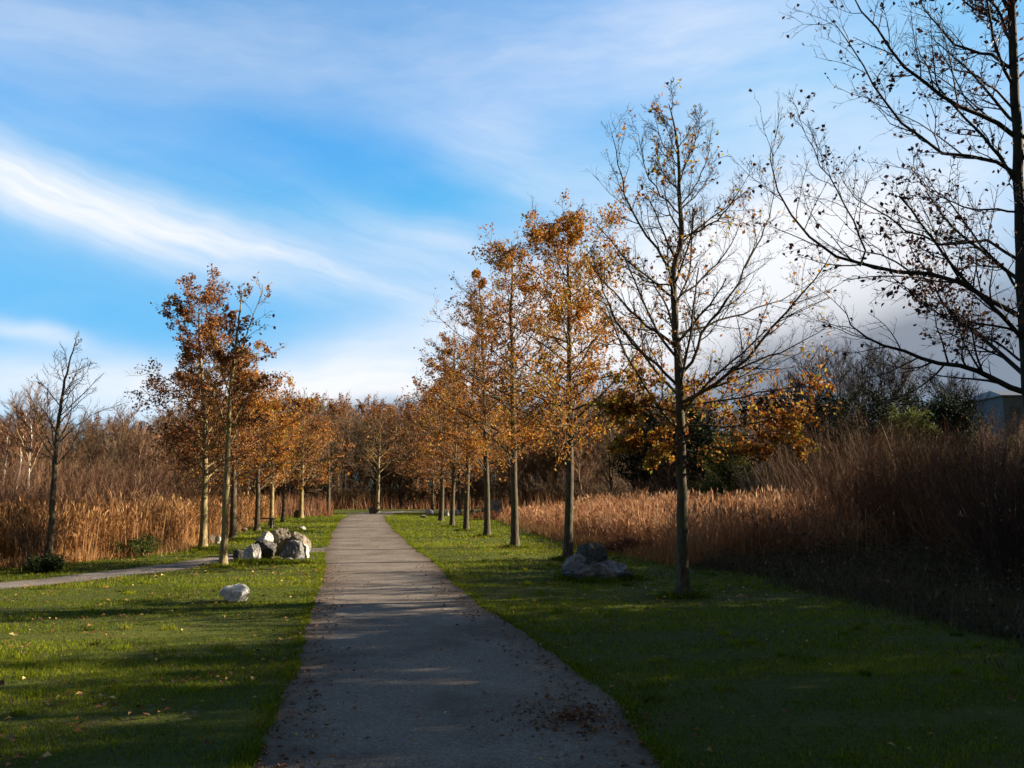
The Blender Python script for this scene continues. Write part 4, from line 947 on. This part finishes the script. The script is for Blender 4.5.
w = bpy.data.worlds.new('World'); scene.world = w; w.use_nodes = True; N = w.node_tree.nodes; L = w.node_tree.links; N.clear()
sky = N.new('ShaderNodeTexSky'); sky.sky_type = 'NISHITA'; sky.sun_disc = False; sky.sun_elevation = R(SUN_EL); sky.sun_rotation = R(SUN_AZ)
sky.air_density = 1.0; sky.dust_density = .3; sky.ozone_density = 2.5
tc = N.new('ShaderNodeTexCoord'); sep = N.new('ShaderNodeSeparateXYZ'); L.new(tc.outputs['Generated'], sep.inputs[0])
def mth(op, a, b=None, c=None, clamp=False):
    m = N.new('ShaderNodeMath'); m.operation = op; m.use_clamp = clamp
    for i, v in enumerate((a, b, c)):
        if v is None: continue
        if isinstance(v, (int, float)): m.inputs[i].default_value = v
        else: L.new(v, m.inputs[i])
    return m.outputs[0]
az = mth('MULTIPLY', mth('ARCTAN2', sep.outputs['X'], sep.outputs['Y']), 57.29578)
el = mth('MULTIPLY', mth('ARCSINE', sep.outputs['Z']), 57.29578)
cmb = N.new('ShaderNodeCombineXYZ'); L.new(az, cmb.inputs[0]); L.new(el, cmb.inputs[1])
# warp
nw = noise(N, L, .07, 4, .55, cmb.outputs[0]); vs = N.new('ShaderNodeVectorMath'); vs.operation = 'SUBTRACT'; L.new(nw.outputs['Color'], vs.inputs[0]); vs.inputs[1].default_value = (.5, .5, .5)
vm = N.new('ShaderNodeVectorMath'); vm.operation = 'MULTIPLY'; L.new(vs.outputs[0], vm.inputs[0]); vm.inputs[1].default_value = (7, 3.5, 0)
va = N.new('ShaderNodeVectorMath'); va.operation = 'ADD'; L.new(cmb.outputs[0], va.inputs[0]); L.new(vm.outputs[0], va.inputs[1]); WC = va.outputs[0]
def pae(px_, py_):
    d = ray(px_, py_); d = d / np.linalg.norm(d); return math.degrees(math.atan2(d[0], d[1])), math.degrees(math.asin(d[2]))
def fib(rot, sx, sy, scale=1, lo=.35, hi=.7, detail=6):
    mp = N.new('ShaderNodeMapping'); mp.vector_type = 'TEXTURE'; L.new(WC, mp.inputs['Vector']); mp.inputs['Rotation'].default_value = (0, 0, R(rot)); mp.inputs['Scale'].default_value = (sx, sy, 1)
    n = noise(N, L, scale, detail, .6, mp.outputs[0]); mr = N.new('ShaderNodeMapRange'); mr.inputs['From Min'].default_value = lo; mr.inputs['From Max'].default_value = hi; L.new(n.outputs['Fac'], mr.inputs['Value']); return mr.outputs[0]
def blob(px_, py_, rx, ry, rot, strength, p=2.0):
    a, e = pae(px_, py_); mp = N.new('ShaderNodeMapping'); mp.vector_type = 'TEXTURE'; L.new(WC, mp.inputs['Vector'])
    mp.inputs['Location'].default_value = (a, e, 0); mp.inputs['Rotation'].default_value = (0, 0, R(rot)); k = 57.3 / F; mp.inputs['Scale'].default_value = (rx * k, ry * k, 1)
    ln = N.new('ShaderNodeVectorMath'); ln.operation = 'LENGTH'; L.new(mp.outputs[0], ln.inputs[0])
    return mth('MULTIPLY', mth('EXPONENT', mth('MULTIPLY', mth('POWER', ln.outputs['Value'], p), -1.0)), strength)
def total(items):
    s = items[0]
    for i in items[1:]: s = mth('ADD', s, i)
    return s
f1 = mth('ADD', mth('MULTIPLY', fib(-14, 26, 3.0, 1, .3, .7), .82), mth('MULTIPLY', fib(-16, 12, 1.0, 1, .36, .7, 9), .18)); f2 = fib(-10, 12, 2.6, 1, .3, .75); f3 = fib(5, 14, 3.5, 1, .3, .7)
streaks = mth('MULTIPLY', total([
    blob(60, 200, 190, 22, -12, .85), blob(290, 262, 150, 14, -17, .75), blob(150, 235, 180, 22, -14, .55), blob(430, 275, 120, 22, -12, .4), blob(60, 190, 320, 60, -10, .3),
    blob(520, 165, 120, 38, -18, .5), blob(420, 240, 110, 22, -12, .45),  blob(520, 130, 60, 20, -14, .2)]), mth('MULTIPLY_ADD', f1, .75, .16))
veil = mth('MULTIPLY', total([blob(300, 50, 380, 50, 3, .36), blob(760, 110, 150, 80, 10, .42), blob(640, 40, 240, 60, 8, .36), blob(30, 60, 160, 60, -5, .2)]), mth('MULTIPLY_ADD', fib(4, 22, 5, 1, .3, .7, 5), .7, .4))
banks = mth('MULTIPLY', total([
    blob(400, 378, 160, 24, 0, .9), blob(330, 395, 150, 18, 0, .5), blob(60, 378, 150, 26, 0, .7), blob(30, 333, 60, 9, -8, .5), blob(430, 335, 110, 22, 8, .55), blob(170, 415, 260, 22, 0, .5),
    blob(800, 270, 150, 90, 0, 1.2), blob(600, 300, 130, 70, 10, .6), blob(700, 335, 180, 50, 0, .9), blob(980, 180, 120, 110, 0, .45)]), mth('MULTIPLY_ADD', f3, .45, .65))
general = mth('MULTIPLY', mth('MULTIPLY', f2, fib(12, 30, 9, 1, .4, .75)), .2)
white = mth('MINIMUM', total([streaks, veil, banks, general]), .97)
grey = mth('MINIMUM', mth('MULTIPLY', total([blob(900, 372, 150, 46, 4, .95), blob(760, 368, 70, 30, 0, .55), blob(985, 330, 110, 55, 0, .5), blob(390, 408, 110, 9, 0, .5), blob(680, 400, 160, 26, 0, .6), blob(1150, 330, 160, 90, 0, .7)]), mth('MULTIPLY_ADD', f3, .3, .8)), .92)
hs = N.new('ShaderNodeHueSaturation'); hs.inputs['Saturation'].default_value = 1.4; hs.inputs['Hue'].default_value = .494; hs.inputs['Value'].default_value = 1.12; L.new(sky.outputs[0], hs.inputs['Color'])
dk = N.new('ShaderNodeMixRGB'); dk.blend_type = 'DARKEN'; dk.inputs['Fac'].default_value = .85; L.new(hs.outputs[0], dk.inputs[1]); dk.inputs[2].default_value = (.55, 2.05, 3.7, 1)
SKYV = 1.0
m1 = N.new('ShaderNodeMixRGB'); L.new(white, m1.inputs['Fac']); L.new(dk.outputs[0], m1.inputs[1]); m1.inputs[2].default_value = (4.05, 4.1, 4.25, 1)
# unseen grey cloud added overhead and behind the viewer, to cut blue skylight
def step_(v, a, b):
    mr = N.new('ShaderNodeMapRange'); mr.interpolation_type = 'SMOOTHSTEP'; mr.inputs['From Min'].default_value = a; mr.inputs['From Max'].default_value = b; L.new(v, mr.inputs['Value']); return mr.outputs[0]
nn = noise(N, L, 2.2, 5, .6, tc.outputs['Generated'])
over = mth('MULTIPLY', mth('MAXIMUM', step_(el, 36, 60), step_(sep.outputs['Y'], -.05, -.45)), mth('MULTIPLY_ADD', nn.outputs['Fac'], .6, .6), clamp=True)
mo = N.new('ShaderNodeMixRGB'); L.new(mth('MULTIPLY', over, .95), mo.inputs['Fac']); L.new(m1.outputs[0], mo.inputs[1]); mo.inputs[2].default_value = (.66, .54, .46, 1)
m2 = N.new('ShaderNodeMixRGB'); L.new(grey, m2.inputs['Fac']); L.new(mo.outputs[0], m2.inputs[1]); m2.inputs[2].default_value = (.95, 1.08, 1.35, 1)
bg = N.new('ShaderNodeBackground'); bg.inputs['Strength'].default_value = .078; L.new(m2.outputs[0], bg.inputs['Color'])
wo = N.new('ShaderNodeOutputWorld'); L.new(bg.outputs[0], wo.inputs['Surface'])

# ------------------------------------------------------------------ render settings
scene.view_settings.view_transform = 'Standard'; scene.view_settings.look = 'None'; scene.view_settings.gamma = 1.0; scene.view_settings.exposure = 1.65
cy = scene.cycles; cy.max_bounces = 5; cy.diffuse_bounces = 3; cy.glossy_bounces = 2; cy.transmission_bounces = 3; cy.transparent_max_bounces = 4
cy.use_denoising = True; cy.use_adaptive_sampling = True; cy.adaptive_threshold = .02
w.cycles.sampling_method = 'MANUAL'; w.cycles.sample_map_resolution = 512
